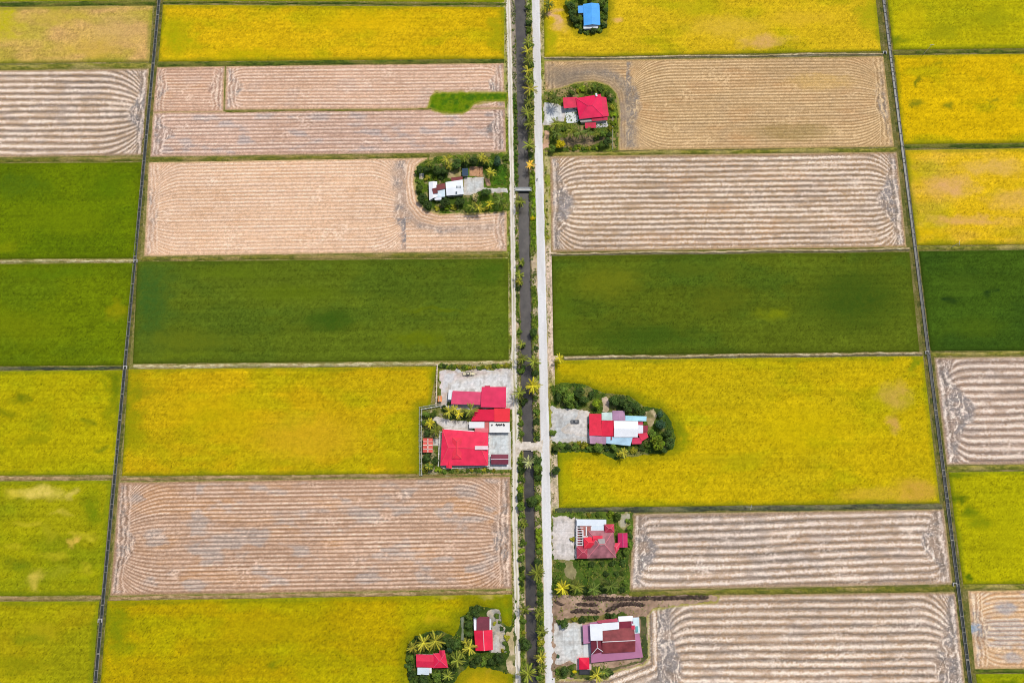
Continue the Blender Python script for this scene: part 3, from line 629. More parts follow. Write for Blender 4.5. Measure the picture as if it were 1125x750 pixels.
def channel(f, y0, y1, k):
    """raised concrete flume in a grassy strip"""
    ys = list(range(y0, y1, 12))
    ribbon('channel_verge', [(f(y) - 4.6, y, f(y) + 4.6, y) for y in ys], .45, c_bund((112, 108, 52), (80, 86, 40), (140, 122, 70), g=.5), z=.10, crown=.12, wob=1.5, seed=90 + k)
    cc = [P(f(y), y) for y in (y0, y1)]
    d = (cc[1] - cc[0]).normalized(); nrm = Vector((-d.y, d.x, 0)); L = (cc[1] - cc[0]).length
    def strip(a, b, z0, z1):
        q = [cc[0] + nrm * a, cc[0] + nrm * b, cc[1] + nrm * b, cc[1] + nrm * a]
        ar = (q[1] - q[0]).cross(q[2] - q[1]).z
        if ar < 0: q = q[::-1]
        mb = MB(); mb.prism([(v.x, v.y) for v in q], z0, z1); return mb
    mw = pmat((142, 138, 126), 'old_concrete', .9, .5, .35)
    for a, b in ((-.86, -.68), (.68, .86)):
        tag(strip(a, b, -.1, .62).build('channel_wall', mw), kind='structure')
    # cross braces break the dark water into cells, as seen in the photograph
    mb = MB(); s_ = 1.5 + k; rr = random.Random(5 + k)
    while s_ < L - 2:
        c_ = cc[0] + d * s_; h = d * (.10 + .22 * (rr.random() < .2)); wdt = .67
        q = [c_ - h - nrm * wdt, c_ - h + nrm * wdt, c_ + h + nrm * wdt, c_ + h - nrm * wdt]
        if (q[1] - q[0]).cross(q[2] - q[1]).z < 0: q = q[::-1]
        mb.prism([(v.x, v.y) for v in q], .40, .58); s_ += rr.choice([2.6, 3.1, 5.2, 7.8])
    tag(mb.build('channel_brace', mw), kind='structure')
    tag(strip(-.69, .69, -.08, .25).build('channel_water', pmat((58, 62, 58), 'ditch_water', .3, .3, .8, .5)), kind='structure')
LF = lambda y: 175.2 - 0.0933 * y
RF = lambda y: 970.5 + .1267 * y
channel(LF, -110, 860, 0)
channel(RF, -110, 860, 1)
def slab(name, pp, z0, z1, mat, parent=None, kind=None):
    q = [P(x, y, z1) for x, y in pp]
    ar = sum(q[i].x * q[(i + 1) % len(q)].y - q[(i + 1) % len(q)].x * q[i].y for i in range(len(q)))
    if ar < 0: q = q[::-1]
    mb = MB(); mb.prism([(v.x, v.y) for v in q], z0, z1)
    o = mb.build(name, mat, parent)
    if kind: tag(o, kind=kind)
    return o
# small concrete culvert boxes where a side ditch meets the channel
Mconc = pmat((200, 196, 188), 'concrete', .9, .18, .5)
for x, y, lb in ((149.5, 287, 'left channel below the mid-green rice field'), (138, 403.6, 'left channel above the mustard rice field'), (110.5, 681, 'left channel near the bottom of the photo'),
             (971.5, 58.5, 'right channel below the top right field'), (1018, 387.5, 'right channel beside the messy straw field'), (1048.5, 641.5, 'right channel at the lower straw rows')):
    rt = empty('sluice_gate', P(x, y)); tag(rt, 'small pale concrete sluice box on the ' + lb, 'sluice gate', 'sluice boxes along the irrigation channels')
    mb = MB(); mb.box(-1.0, -.9, 0, -.7, .9, .8); mb.box(.7, -.9, 0, 1.0, .9, .8); mb.box(-.7, .6, 0, .7, .9, .8); mb.build('frame', Mconc, rt)
    mb = MB(); mb.box(-.68, -.1, 0, .68, 0, .95); mb.build('gate_plate', pmat((120, 120, 115), 'gate_metal'), rt)

# ---------------------------------------------------------------- ground patches of the homesteads
CONC = []
def patch(name, poly, c1, c2, c3=None, z=.1, res=.5, rag=1.4, mat=None, n1=5., m3=.5, edge=None, seed=0, fs=.5):
    wp = wpoly(poly); xs = [p[0] for p in wp]; ys = [p[1] for p in wp]
    if name in ('concrete_yard', 'gravel_yard', 'bare_soil', 'garden_bed', 'pond', 'dirt_crossing'): CONC.append(wp)
    X, Y = np.meshgrid(np.arange(min(xs) - 1, max(xs) + 1, res), np.arange(min(ys) - 1, max(ys) + 1, res)[::-1])
    nv, nu = X.shape
    s = 100 + seed
    sd_ = sdf_poly(X, Y, wp) + rag * (fbm(X / 2.5, Y / 2.5, s) - .5) * 2
    a = fbm(X / n1, Y / n1, s + 1); f = fbm(X / .9, Y / .9, s + 2, 3)
    C = mix(np.broadcast_to(lin(c1), X.shape + (3,)), lin(c2), ss(.36, .64, a))
    if c3 is not None: C = mix(C, lin(c3), ss(.52, .68, fbm(X / (n1 * .7), Y / (n1 * .7), s + 5)) * m3)
    if edge is not None: C = mix(C, lin(edge), ss(-1.6, -.1, sd_) * .7)
    if name == 'concrete_yard':
        C = mix(C, lin((228, 226, 220)), .45)
        st_ = fbm(X / 2.2, Y / 4.5, s + 6, 5); C = mix(C, lin((158, 152, 142)), ss(.56, .72, st_) * .5)
        C = mix(C, lin((206, 190, 168)), ss(-3.2, -.2, sd_ + 2.5 * (a - .5)) * .55)
        jt = np.minimum(np.abs((X / 4.5) % 1 - .5), np.abs((Y / 4.5) % 1 - .5)); C = mix(C, lin((170, 166, 158)), ss(.075, .02, jt) * .3)
        tr_ = np.abs(vn(X / 9, Y / 3.2, s + 7) - .5); C = mix(C, lin((176, 170, 160)), ss(.05, .01, tr_) * .35)
    C = C * (1 + fs * (f - .5))[..., None]
    Z = z - (z + .04) * ss(-.45, .05, sd_) + .0 * f
    keep = (sd_[1:, :-1] + sd_[:-1, 1:]) / 2 < .25
    V = np.stack([X, Y, Z], -1).reshape(-1, 3)
    V, Fq, Cc = compact(V, faces_of(nu, nv, keep), np.clip(C / KE, .002, .8).reshape(-1, 3))
    o = centred(name, V, Fq, Cc, mat or M_yard, True); tag(o, kind='structure'); return o
GRS = dict(c1=(84, 108, 26), c2=(60, 84, 22), c3=(140, 130, 70))
patch('lawn', LOT['B'], seed=1, **GRS)
patch('lawn', LOT['C'], c1=(112, 122, 40), c2=(80, 100, 30), c3=(170, 145, 100), m3=.8, seed=2)
patch('lawn', LOT['D'], c1=(92, 116, 28), c2=(70, 92, 26), c3=(185, 160, 115), m3=.5, seed=3)
patch('lawn', LOT['E'], c1=(128, 128, 60), c2=(96, 108, 42), c3=(190, 172, 140), m3=.7, seed=4)
patch('lawn', LOT['F'], c1=(84, 104, 30), c2=(62, 84, 28), c3=(160, 145, 90), m3=.5, seed=5)
patch('lawn', LOT['G'], c1=(96, 116, 36), c2=(70, 92, 30), c3=(170, 150, 100), m3=.5, seed=6)
patch('dug_soil', LOT['H'], c1=(188, 158, 132), c2=(160, 132, 108), c3=(120, 100, 84), m3=.6, seed=7)
patch('lawn', LOT['I'], c1=(72, 92, 28), c2=(54, 74, 24), c3=(150, 140, 80), m3=.3, seed=8)
patch('grass_wedge', WEDGE, c1=(98, 128, 12), c2=(72, 110, 18), c3=(122, 140, 20), m3=.6, rag=.7, edge=(165, 160, 60), seed=9, z=.3, n1=3, mat=M_crop)
WHT = dict(c1=(222, 224, 220), c2=(205, 208, 206), c3=(188, 194, 196))
# C
patch('concrete_yard', [(597, 112), (608, 113), (621, 117), (622, 121), (621, 134), (609, 135), (604, 138), (597, 138)], z=.15, seed=11, rag=.7, **WHT)
patch('bare_soil', [(615, 151), (640, 148), (668, 151), (664, 158), (640, 160), (618, 160)], c1=(150, 128, 95), c2=(120, 105, 75), c3=(96, 100, 45), z=.14, seed=12)
patch('bare_soil', [(597, 142), (605, 143), (604, 152), (604, 163), (597, 164)], c1=(214, 172, 140), c2=(196, 160, 120), c3=(150, 140, 70), z=.14, seed=13)
# D
patch('concrete_yard', [(509, 194), (532, 195), (532, 206), (541, 206), (558, 206), (558, 212), (538, 213), (528, 210), (518, 215), (509, 215)], z=.15, seed=14, rag=.7, c1=(216, 218, 212), c2=(190, 196, 192), c3=(172, 180, 178))
patch('lawn_plot', [(542, 180), (557, 180), (557, 204), (541, 204)], c1=(80, 118, 22), c2=(62, 100, 20), z=.14, seed=15, rag=.6)
patch('garden_bed', [(515, 182), (531, 183), (531, 195), (515, 194)], c1=(196, 150, 112), c2=(170, 128, 92), z=.14, seed=16, rag=.3)
patch('garden_bed', [(532, 196), (539, 195), (539.5, 205), (533, 205)], c1=(206, 160, 128), c2=(180, 140, 100), c3=(110, 120, 45), z=.14, seed=17, rag=.8)
patch('bare_soil', [(491, 190), (506, 188), (508, 195), (496, 198), (490, 197)], c1=(196, 175, 130), c2=(150, 140, 85), c3=(110, 90, 60), z=.14, seed=18)
patch('bare_soil', [(458, 190), (466, 189), (467, 196), (460, 198)], c1=(225, 215, 195), c2=(180, 165, 120), z=.14, seed=19)
# E
patch('gravel_yard', [(483, 406), (560, 404), (564, 430), (564, 450), (483, 449)], c1=(222, 208, 200), c2=(196, 180, 165), c3=(212, 214, 212), z=.14, seed=20, m3=.7)
patch('concrete_yard', [(519, 412), (536, 409), (561, 405), (564, 410), (563, 432), (556, 446), (500, 446), (489, 440), (492, 420)], z=.18, seed=21, rag=1.6, c1=(220, 222, 220), c2=(214, 212, 210), c3=(226, 214, 210), m3=.6)
patch('concrete_yard', [(476, 456), (500, 462), (520, 462), (520, 474), (500, 475), (486, 470), (475, 462)], z=.18, seed=22, rag=.7, c1=(212, 204, 200), c2=(190, 182, 176), c3=(228, 224, 222))
patch('concrete_yard', [(535, 473), (562, 473), (562, 516), (535, 516)], z=.18, seed=23, rag=.3, c1=(208, 218, 216), c2=(192, 206, 206), c3=(226, 230, 228))
patch('concrete_yard', [(475, 481), (484, 481), (484, 490), (475, 490)], z=.18, seed=24, rag=.2, **WHT)
patch('concrete_yard', [(483, 473), (536, 473), (537, 513), (483, 514)], z=.16, seed=124, rag=.2, **WHT)
# F
patch('concrete_yard', [(605, 446), (622, 448), (634, 449), (646, 452), (648, 487), (622, 486), (605, 487)], z=.14, seed=25, c1=(192, 196, 192), c2=(172, 178, 176), c3=(214, 208, 198), m3=.7)
patch('concrete_yard', [(617, 467), (630, 462), (636, 450), (647, 450), (647, 480), (634, 480), (618, 476), (614, 471)], z=.18, seed=26, c1=(228, 218, 206), c2=(214, 206, 196))
patch('bare_soil', [(660, 436), (667, 436), (670, 442), (670, 453), (660, 454), (663, 446)], c1=(226, 200, 180), c2=(190, 170, 140), z=.16, seed=27)
patch('bare_soil', [(706, 451), (718, 449), (722, 456), (718, 468), (712, 470), (709, 460)], c1=(222, 202, 160), c2=(168, 150, 110), c3=(110, 110, 60), z=.16, seed=28, m3=.8)
# G
patch('concrete_yard', [(607, 567), (633, 566), (633, 615), (622, 616), (607, 615)], c1=(234, 222, 214), c2=(222, 206, 196), c3=(208, 188, 172), z=.16, seed=29, m3=.6)
patch('lawn_plot', [(608, 616), (690, 613), (691, 638), (688, 649), (608, 650)], c1=(62, 88, 26), c2=(82, 104, 34), c3=(120, 118, 60), z=.15, seed=30, n1=3)
patch('bare_soil', [(619, 617), (630, 616), (634, 628), (630, 636), (618, 634)], c1=(150, 140, 98), c2=(132, 126, 80), z=.19, seed=31)
patch('bare_soil', [(676, 562), (694, 564), (694, 580), (686, 584), (678, 576)], c1=(160, 150, 100), c2=(110, 118, 50), c3=(200, 195, 185), z=.16, seed=32)
# H
patch('concrete_yard', [(608, 683), (618, 686), (630, 683), (640, 684), (640, 706), (650, 708), (650, 728), (634, 731), (624, 727), (610, 733)], z=.16, seed=33, c1=(216, 220, 214), c2=(200, 206, 202), c3=(226, 214, 202), m3=.6)
patch('lawn', [(608, 680), (640, 675), (690, 672), (694, 677), (650, 684), (612, 688)], c1=(70, 92, 32), c2=(96, 104, 46), c3=(170, 140, 90), z=.13, seed=34)
patch('lawn', [(608, 732), (634, 728), (672, 734), (668, 748), (640, 745), (608, 744)], c1=(70, 92, 32), c2=(96, 104, 46), c3=(150, 130, 90), z=.13, seed=35)
patch('lawn', [(702, 676), (710, 676), (712, 722), (704, 729), (670, 737), (668, 733), (704, 724)], c1=(70, 80, 44), c2=(110, 104, 70), z=.13, seed=36, rag=.6)
# I
patch('gravel_yard', [(533, 668), (550, 668), (553, 684), (557, 690), (557, 714), (548, 716), (536, 716), (540, 690)], c1=(178, 172, 158), c2=(150, 146, 134), c3=(206, 190, 160), z=.15, seed=37, n1=2.5, m3=.7)
patch('concrete_yard', [(542, 696), (549, 696), (550, 713), (560, 716), (538, 718)], c1=(180, 182, 180), c2=(166, 168, 166), z=.18, seed=38, rag=.4)
patch('pond', [(505.5, 677), (510.5, 676.5), (510.5, 703), (506, 704)], c1=(150, 152, 140), c2=(132, 136, 124), z=.14, seed=39, rag=.3, edge=(96, 110, 50))
patch('bare_soil', [(553, 697), (566, 686), (566, 741), (557, 739), (553, 726), (560, 716)], c1=(214, 192, 160), c2=(186, 168, 124), c3=(120, 126, 60), z=.14, seed=40, m3=.7)
# crossings over the canal
patch('dirt_crossing', [(565, 482), (571, 483.5), (573, 486), (590, 486), (597, 482), (597, 499), (590, 494.5), (573, 494.5), (571, 499), (565, 503)], c1=(224, 212, 196), c2=(206, 192, 170), z=.12, seed=41, rag=.5, n1=2.2)
mb = MB(); q = [P(570, 486.6), P(591, 486.6), P(591, 494), P(570, 494)]
mb.prism([(v.x, v.y) for v in q[::-1]], -1.8, .06); tag(mb.build('culvert_base', pmat((150, 135, 110), 'packed_earth', .95, .3, .8)), kind='structure')

# ================================================================ buildings
def rq(x0, y0, x1, y1, rot=0.0):
    """corners TL,TR,BR,BL of a rectangle in the photograph, turned by rot degrees (positive = right end higher)"""
    cx, cy = (x0 + x1) / 2, (y0 + y1) / 2; c, s = math.cos(math.radians(rot)), math.sin(math.radians(rot))
    return [(cx + (x - cx) * c + (y - cy) * s, cy - (x - cx) * s + (y - cy) * c) for x, y in ((x0, y0), (x1, y0), (x1, y1), (x0, y1))]
def lerp(a, b, t): return a + (b - a) * t
def shell(top, faces, loop, th=.13):
    n = len(top); mb = MB(); vs = [tuple(v) for v in top] + [(v[0], v[1], v[2] - th) for v in top]
    fs = [tuple(f) for f in faces] + [tuple(i + n for i in reversed(f)) for f in faces]
    k = len(loop)
    fs += [(loop[i], n + loop[i], n + loop[(i + 1) % k], loop[(i + 1) % k]) for i in range(k)]
    mb.add(vs, fs); return mb
WALL = (214, 206, 190)
def roof(root, q, z, kind='flat', rise=1.2, rgb=(220, 45, 75), seam='y', cap=None, wall=WALL, inset=.45, walls=True, hipf=.9, windows=True, rough=.6, var=.2, name='roof', open_=False, label=None):
    """one roof and the walls that carry it; q = eave corners in the photograph"""
    C = [P(x, y, z) for x, y in q]                       # TL TR BR BL
    base = root.location
    loc = [Vector((c.x - base.x, c.y - base.y, z)) for c in C]
    TL, TR, BR, BL = loc
    rgb = tuple(min(250, int(c * 1.05)) for c in rgb); mat = pmat(rgb, 'roof_sheet', rough, var, .28, .2, seam)
    caps = []
    if kind == 'flat':
        mb = shell([TL, TR, BR, BL], [(3, 2, 1, 0)], [3, 2, 1, 0])
    elif kind in ('mono_s', 'mono_n', 'mono_e', 'mono_w'):
        up = {'mono_s': (0, 1), 'mono_n': (2, 3), 'mono_e': (0, 3), 'mono_w': (1, 2)}[kind]
        v = [p.copy() for p in loc]
        for i in up: v[i].z += rise
        mb = shell(v, [(3, 2, 1, 0)], [3, 2, 1, 0])
    elif kind in ('gable_x', 'hip_x', 'gable_y', 'hip_y'):
        if kind.endswith('x'):
            a, b = (TL + BL) / 2, (TR + BR) / 2; half = (TL - BL).length / 2; e = [TL, TR, BR, BL]
        else:
            a, b = (TL + TR) / 2, (BL + BR) / 2; half = (TL - TR).length / 2; e = [TR, BR, BL, TL]
        ins = half * hipf / max((b - a).length, .1) if kind.startswith('hip') else 0
        ins = min(ins, .47)
        r1, r2 = lerp(a, b, ins), lerp(b, a, ins); r1.z += rise; r2.z += rise
        v = e + [r1, r2]                                    # e0,e1 one long side; e2,e3 other
        fs = [(0, 4, 5, 1), (2, 5, 4, 3), (3, 4, 0), (1, 5, 2)]
        if kind.startswith('gable'):
            fs = [(0, 4, 5, 1), (2, 5, 4, 3)]; mb = shell(v, fs, [0, 4, 3, 2, 5, 1])
        else:
            mb = shell(v, fs, [0, 3, 2, 1])
        caps.append((r1, r2))
        if kind.startswith('hip'): caps += [(r1, e[0]), (r1, e[3]), (r2, e[1]), (r2, e[2])]
    me = mb.mesh(name, mat)
    # make every face look outward
    import bmesh
    bm = bmesh.new(); bm.from_mesh(me); bmesh.ops.recalc_face_normals(bm, faces=bm.faces); bm.to_mesh(me); bm.free()
    o = link(name, me, root)
    if label: o['label'] = label
    if cap:
        cm_ = MB()
        for a, b in caps:
            cm_.tube([a + Vector((0, 0, .03)), b + Vector((0, 0, .03))], .16, 6)
        cm_.build('ridge_cap', pmat(cap, 'ridge_paint', .6, .1), o)
    if walls:
        cen = (TL + TR + BR + BL) / 4
        W = []
        for p in loc:
            d = cen - p; d.z = 0; W.append(p + d.normalized() * inset * 1.4)
        if open_:
            for p in W:
                pm = MB(); pm.box(p.x - .12, p.y - .12, 0, p.x + .12, p.y + .12, z - .15); pm.build('post', pmat((190, 186, 180), 'post_paint'), root)
            return o
        zt = [z - .14] * 4
        if kind.startswith('mono'):
            for i in up: zt[i] += rise * .93
        wm = MB(); qq = [(p.x, p.y) for p in W[::-1]]
        wm.prism(qq, 0, zt[::-1])
        if kind.startswith('gable'):
            pa = ((W[0], W[3], r1), (W[1], W[2], r2)) if kind.endswith('x') else ((W[0], W[1], r1), (W[2], W[3], r2))
            for p, q_, r_ in pa:
                t = ((p + q_) / 2); t = Vector((t.x, t.y, z + rise * .88 - .14)); dd = (cen - t); dd.z = 0; dd = dd.normalized() * .15
                a0 = Vector((p.x, p.y, z - .145)); b0 = Vector((q_.x, q_.y, z - .145))
                wm.add([a0, b0, t, a0 + dd, b0 + dd, t + dd], [(0, 1, 2), (5, 4, 3), (0, 2, 5, 3), (1, 4, 5, 2)])
        wo = wm.build('wall', pmat(wall, 'wall_paint', .85, .1, .6), root)
        if windows and z > 2.2:
            gl = pmat((60, 70, 78), 'window_glass', .15, .1, .5, .6); fr = pmat((232, 232, 228), 'window_frame', .5, .05)
            for i in range(4):
                a, b = W[i], W[(i + 1) % 4]; L = (b - a).length
                if L < 4.5: continue
                d = (b - a).normalized(); n_ = Vector((d.y, -d.x, 0))
                if n_.dot(a - cen) < 0: n_ = -n_
                k = min(3, int(L / 3.6))
                for j in range(k):
                    c = a + d * (L * (j + .5) / k); door = (i == 3 and j == 0)
                    w2, z0, z1 = (.5, .02, 2.05) if door else (.65, .95, 2.05)
                    def slab_(h, e0, e1, za, zb):
                        m_ = MB(); pts = [c - d * h + n_ * e0, c + d * h + n_ * e0, c + d * h + n_ * e1, c - d * h + n_ * e1]
                        if (pts[1] - pts[0]).cross(pts[2] - pts[1]).z < 0: pts = pts[::-1]
                        m_.prism([(p.x, p.y) for p in pts], za, zb); return m_
                    if door:
                        dr = slab_(w2, .0, .05, z0, z1).build('door', pmat((120, 84, 56), 'door_wood', .6), root)
                    else:
                        wf_ = slab_(w2 + .08, .0, .04, z0 - .08, z1 + .08).build('window', fr, root)
                        pn = slab_(w2, .04, .06, z0, z1).build('pane', gl, wf_)
    return o
def house(name, label, cat, px, py):
    r = empty(name, P(px, py)); r.location.z = 0; bpy.context.view_layer.update()
    return tag(r, label, cat)
def strip_on(root, name, q, z, rgb, h=.06, mat=None, label=None):
    b_ = root.location; pts = [P(x, y, z) for x, y in q]
    vs = [(p.x - b_.x, p.y - b_.y) for p in pts]
    if sum(vs[i][0] * vs[(i + 1) % len(vs)][1] - vs[(i + 1) % len(vs)][0] * vs[i][1] for i in range(len(vs))) < 0: vs = vs[::-1]
    mb = MB(); mb.prism(vs, z, z + h); o = mb.build(name, mat or pmat(rgb, 'trim_paint', .7, .15), root)
    if label: o['label'] = label
    return o
CR, RED, PINK, HOT, MAR, WH, LB, MAU = (222, 34, 74), (232, 48, 60), (222, 78, 112), (224, 52, 92), (122, 52, 62), (236, 238, 244), (178, 218, 230), (178, 124, 152)
# B: blue roofs
h = house('farmhouse', 'small farmhouse with bright blue roof inside a ring of dark trees, top of the photo', 'house', 649, 17)
roof(h, rq(641, 4.5, 659, 28, 2), 3.2, 'gable_y', 1.0, (84, 168, 238), 'y', var=.1)
roof(h, rq(635, 6.5, 644.5, 14.5, 2), 2.9, 'mono_w', .25, (88, 166, 238), 'x')
roof(h, rq(641, 27.5, 657, 31.5, 2), 2.4, 'mono_s', .25, (222, 226, 226), 'x', windows=False)
# C: crimson
h = house('farmhouse', 'farmhouse with crimson roof and pale concrete forecourt, set in the olive-tan field', 'house', 648, 120)
roof(h, [(632.5, 108), (660, 103.6), (663, 128.2), (636.5, 131)], 3.5, 'hip_x', 1.5, (226, 28, 80), 'y', cap=(224, 60, 100))
roof(h, rq(618.8, 107.2, 634.5, 118.8, 5), 3.0, 'mono_e', .5, (216, 42, 78), 'x')
roof(h, [(658, 106.5), (666, 107), (669, 127.5), (662, 129)], 3.05, 'mono_e', .55, (214, 36, 78), 'y')
roof(h, rq(650, 128.2, 667.5, 132.6, 4), 2.5, 'mono_s', .3, (196, 44, 74), 'x', windows=False)
roof(h, rq(637.5, 131.2, 652.5, 133.8, 3), 2.3, 'flat', 0, (176, 168, 160), 'x', windows=False)
strip_on(h, 'skylight', rq(654.2, 102.8, 656.2, 106.2, 10), 4.3, (232, 232, 236), .25)
h = house('carport', 'small dark crimson open carport on the lower side of the crimson-roofed farmhouse', 'carport', 649, 138)
roof(h, rq(642.8, 135, 654.8, 140.8, 3), 2.5, 'mono_s', .2, (200, 40, 70), 'y', open_=True)
slab('paving', rq(654, 134, 668, 140, 4), -.02, .2, pmat((210, 206, 200), 'paving', .9, .3, .8), kind='structure')
slab('terrace', [(620.4, 121.2), (632.8, 119.6), (636.5, 131), (634, 135), (622.5, 135.2)], -.02, .26, pmat((228, 232, 226), 'terrace', .85, .06), kind='structure')
# D: white
h = house('farmhouse', 'long white-roofed farmhouse with rusty brown roof patches, left of the canal near the top', 'house', 490, 208)
roof(h, [(471, 200), (480.2, 199.6), (480.8, 216), (471.6, 220.2)], 3.2, 'gable_y', .8, WH, 'y', var=.07)
roof(h, [(480.4, 208), (489, 206.5), (489, 216), (481, 217)], 2.9, 'mono_e', .3, (206, 224, 228), 'y', var=.08)
roof(h, [(477.5, 213.5), (485, 213), (485, 219.4), (477.5, 220)], 2.9, 'mono_s', .3, (232, 236, 240), 'x', var=.08, windows=False)
roof(h, [(479.5, 203.5), (489, 201.2), (489.5, 207), (480, 209.5)], 3.6, 'mono_s', .3, (128, 66, 62), 'y', var=.3)
roof(h, rq(475.2, 206.8, 480.6, 212.6, 14), 4.1, 'mono_s', .2, (122, 60, 58), 'y', var=.3, walls=False)
roof(h, [(489.5, 200.2), (508.2, 197.4), (509.6, 213.4), (490.6, 215)], 3.3, 'gable_x', .8, (234, 238, 240), 'x', var=.07)
roof(h, [(495.5, 195.2), (508, 193.8), (508.4, 198.4), (496, 199.4)], 2.9, 'mono_n', .25, (132, 62, 62), 'x', var=.3, windows=False)
for k in range(4): strip_on(h, 'roof_vent', rq(501.4 + k * 1.35, 204.4, 502.1 + k * 1.35, 206.8), 4.0, (112, 124, 128), .25)
strip_on(h, 'roof_vent', rq(500.6, 210.6, 502.2, 212.8), 3.7, (100, 112, 116), .25)
h = house('shed', 'small navy roofed shed beside the brown garden beds near the white-roofed farmhouse', 'shed', 511, 189)
roof(h, rq(507.8, 185.2, 514.4, 193, 2), 2.5, 'mono_s', .4, (52, 72, 92), 'y', windows=False)
# E: farm complex
h = house('farm_building', 'tall pink-roofed barn block at the upper end of the big red farm compound', 'barn', 530, 438)
roof(h, [(529.2, 425), (556, 425), (556, 447.8), (528.2, 447)], 5.0, 'mono_s', .7, HOT, 'y', var=.14)
roof(h, [(497.4, 429.2), (529, 430.6), (528.4, 444.6), (495.4, 443.6)], 4.0, 'mono_s', .6, PINK, 'y', var=.16)
roof(h, [(493, 428), (497.6, 428.4), (496, 439), (492, 438.5)], 3.0, 'mono_w', .3, (230, 232, 232), 'y', windows=False)
roof(h, [(523, 449.6), (543, 449.6), (543, 462.3), (517.5, 462.3)], 3.4, 'mono_s', .6, (220, 26, 66), 'y', var=.08)
roof(h, [(543, 448.4), (560.4, 448.4), (559.9, 463), (543, 463)], 3.7, 'mono_s', .6, (236, 50, 62), 'x', var=.08)
strip_on(h, 'roof_vent', rq(532.5, 423.6, 538.5, 425.1), 5.0, (190, 40, 70), .25)
h = house('farmhouse', 'big square red-roofed main house of the farm compound left of the canal', 'house', 510, 492)
roof(h, [(486, 471.2), (536.4, 475), (536.3, 511), (483.8, 511)], 3.6, 'hip_x', 1.3, (236, 48, 82), 'y', cap=(238, 84, 100), hipf=.4)
roof(h, [(490.5, 504), (496.6, 504), (496.4, 514.6), (490.2, 513.6)], 3.3, 'gable_y', .7, (226, 46, 70), 'y', windows=False)
roof(h, [(487.5, 470.5), (521, 473), (521, 476.4), (494, 476)], 3.2, 'mono_n', .3, (232, 226, 222), 'x', windows=False)
roof(h, [(521.6, 470), (536.4, 470), (536.4, 476), (521.6, 476)], 3.15, 'mono_n', .35, (216, 110, 116), 'y', var=.3, windows=False)
strip_on(h, 'roof_light', [(521.8, 489.6), (536, 489.6), (536, 493.8), (521.8, 493.8)], 5.15, (238, 214, 214), .2)
roof(h, [(497, 480.5), (507, 480.5), (507, 503.5), (497, 503.5)], 4.55, 'hip_y', .4, (230, 52, 74), 'y', walls=False, cap=(236, 80, 96), name='upper_roof')
h = house('annex', 'flat white roofed annex between the red lower roof and the main red house', 'annex', 524, 467)
roof(h, [(515.4, 463.2), (532.2, 463.2), (532.2, 470.5), (515.4, 470)], 3.0, 'flat', 0, (228, 226, 224), 'x', var=.06)
roof(h, [(532.4, 463.4), (537, 463.4), (537, 475), (532.4, 475)], 2.8, 'flat', 0, (206, 110, 104), 'x', var=.3, windows=False)
h = house('farm_stall', 'cream flat canopy with a row of dark pots behind its edge, beside the gravel track', 'canopy', 549, 470)
roof(h, [(537.6, 463.6), (560, 463.6), (560, 475), (537.6, 475)], 2.9, 'flat', 0, (232, 230, 222), 'x', var=.05, open_=True)
for x, y in ((540.6, 466.6), (545.5, 466.0), (546.8, 466.7), (548.2, 466.2), (549.6, 466.6), (551, 466.2), (553.2, 466), (554, 467)):
    p = P(x, y, 3.02); mb = MB(); mb.tube([(0, 0, 0), (0, 0, .25), (0, 0, .5), (0, 0, .62)], [.28, .36, .42, .3], 10)
    o = mb.build('plant_pot', pmat((62, 54, 52), 'dark_pot'), None, p)
    tag(o, 'dark plant pot on the cream canopy beside the gravel track', 'pot', 'dark pots on the cream canopy')
h = house('carport', 'maroon two-slope carport with white ridge in the pale yard beside the gravel track', 'carport', 549, 504)
roof(h, rq(539.4, 498.8, 558.6, 509.8), 2.8, 'gable_x', .9, (126, 58, 72), 'y', cap=(240, 236, 234), open_=True)
h = house('shed', 'small orange-red shed with white cross strips at the left edge of the farm compound', 'shed', 470, 489)
roof(h, rq(464.6, 481.2, 475.4, 496.8, -1), 2.6, 'gable_y', .5, (222, 98, 84), 'y', windows=False, var=.25)
for q in (rq(464.8, 488.2, 475.2, 489.3), rq(469.6, 481.4, 470.6, 496.6), rq(464.8, 484.5, 475.2, 485.1), rq(464.8, 492.6, 475.2, 493.3)): strip_on(h, 'roof_strip', q, 3.08, (238, 214, 196), .07)
h = house('shed', 'tiny orange-roofed shed in the upper left corner of the farm compound yard', 'shed', 483.3, 438)
roof(h, rq(481, 434.8, 485.6, 441.2), 2.3, 'gable_y', .5, (236, 150, 92), 'y', windows=False, var=.3, cap=(240, 220, 190))
# long boundary walls
def wall_line(name, label, pts, h_, th, rgb, group=None):
    Q = [P(x, y) for x, y in pts]; c = Q[0]; rt = None; mb = MB()
    for a, b in zip(Q[:-1], Q[1:]):
        d = (b - a).normalized(); n_ = Vector((-d.y, d.x, 0)) * th / 2
        mb.prism([((p - c).x, (p - c).y) for p in (a - n_, b - n_, b + n_, a + n_)], -.02, h_)
        L = (b - a).length; k = 0
        while k < L:
            p = a + d * k - c; mb.box(p.x - th * .8, p.y - th * .8, -.02, p.x + th * .8, p.y + th * .8, h_ + .15); k += 3
    return tag(mb.build(name, pmat(rgb, 'wall_render', .9, .3, .6), None, c), label, 'wall', group)
wall_line('boundary_wall', 'pale low wall between the golden field and the farm compound yard', [(480.6, 401), (479.2, 446)], 1.3, .45, (232, 214, 186))
wall_line('boundary_wall', 'grey double garden wall on the left and upper edge of the farm compound garden', [(486, 445.5), (463.4, 449.5), (463, 484), (463.4, 522)], 1.1, .5, (176, 176, 160))
wall_line('boundary_wall', 'second thin grey wall just outside the farm compound garden wall', [(484, 443.6), (461, 447.4), (460.7, 484), (461.4, 522)], .8, .35, (160, 164, 140))
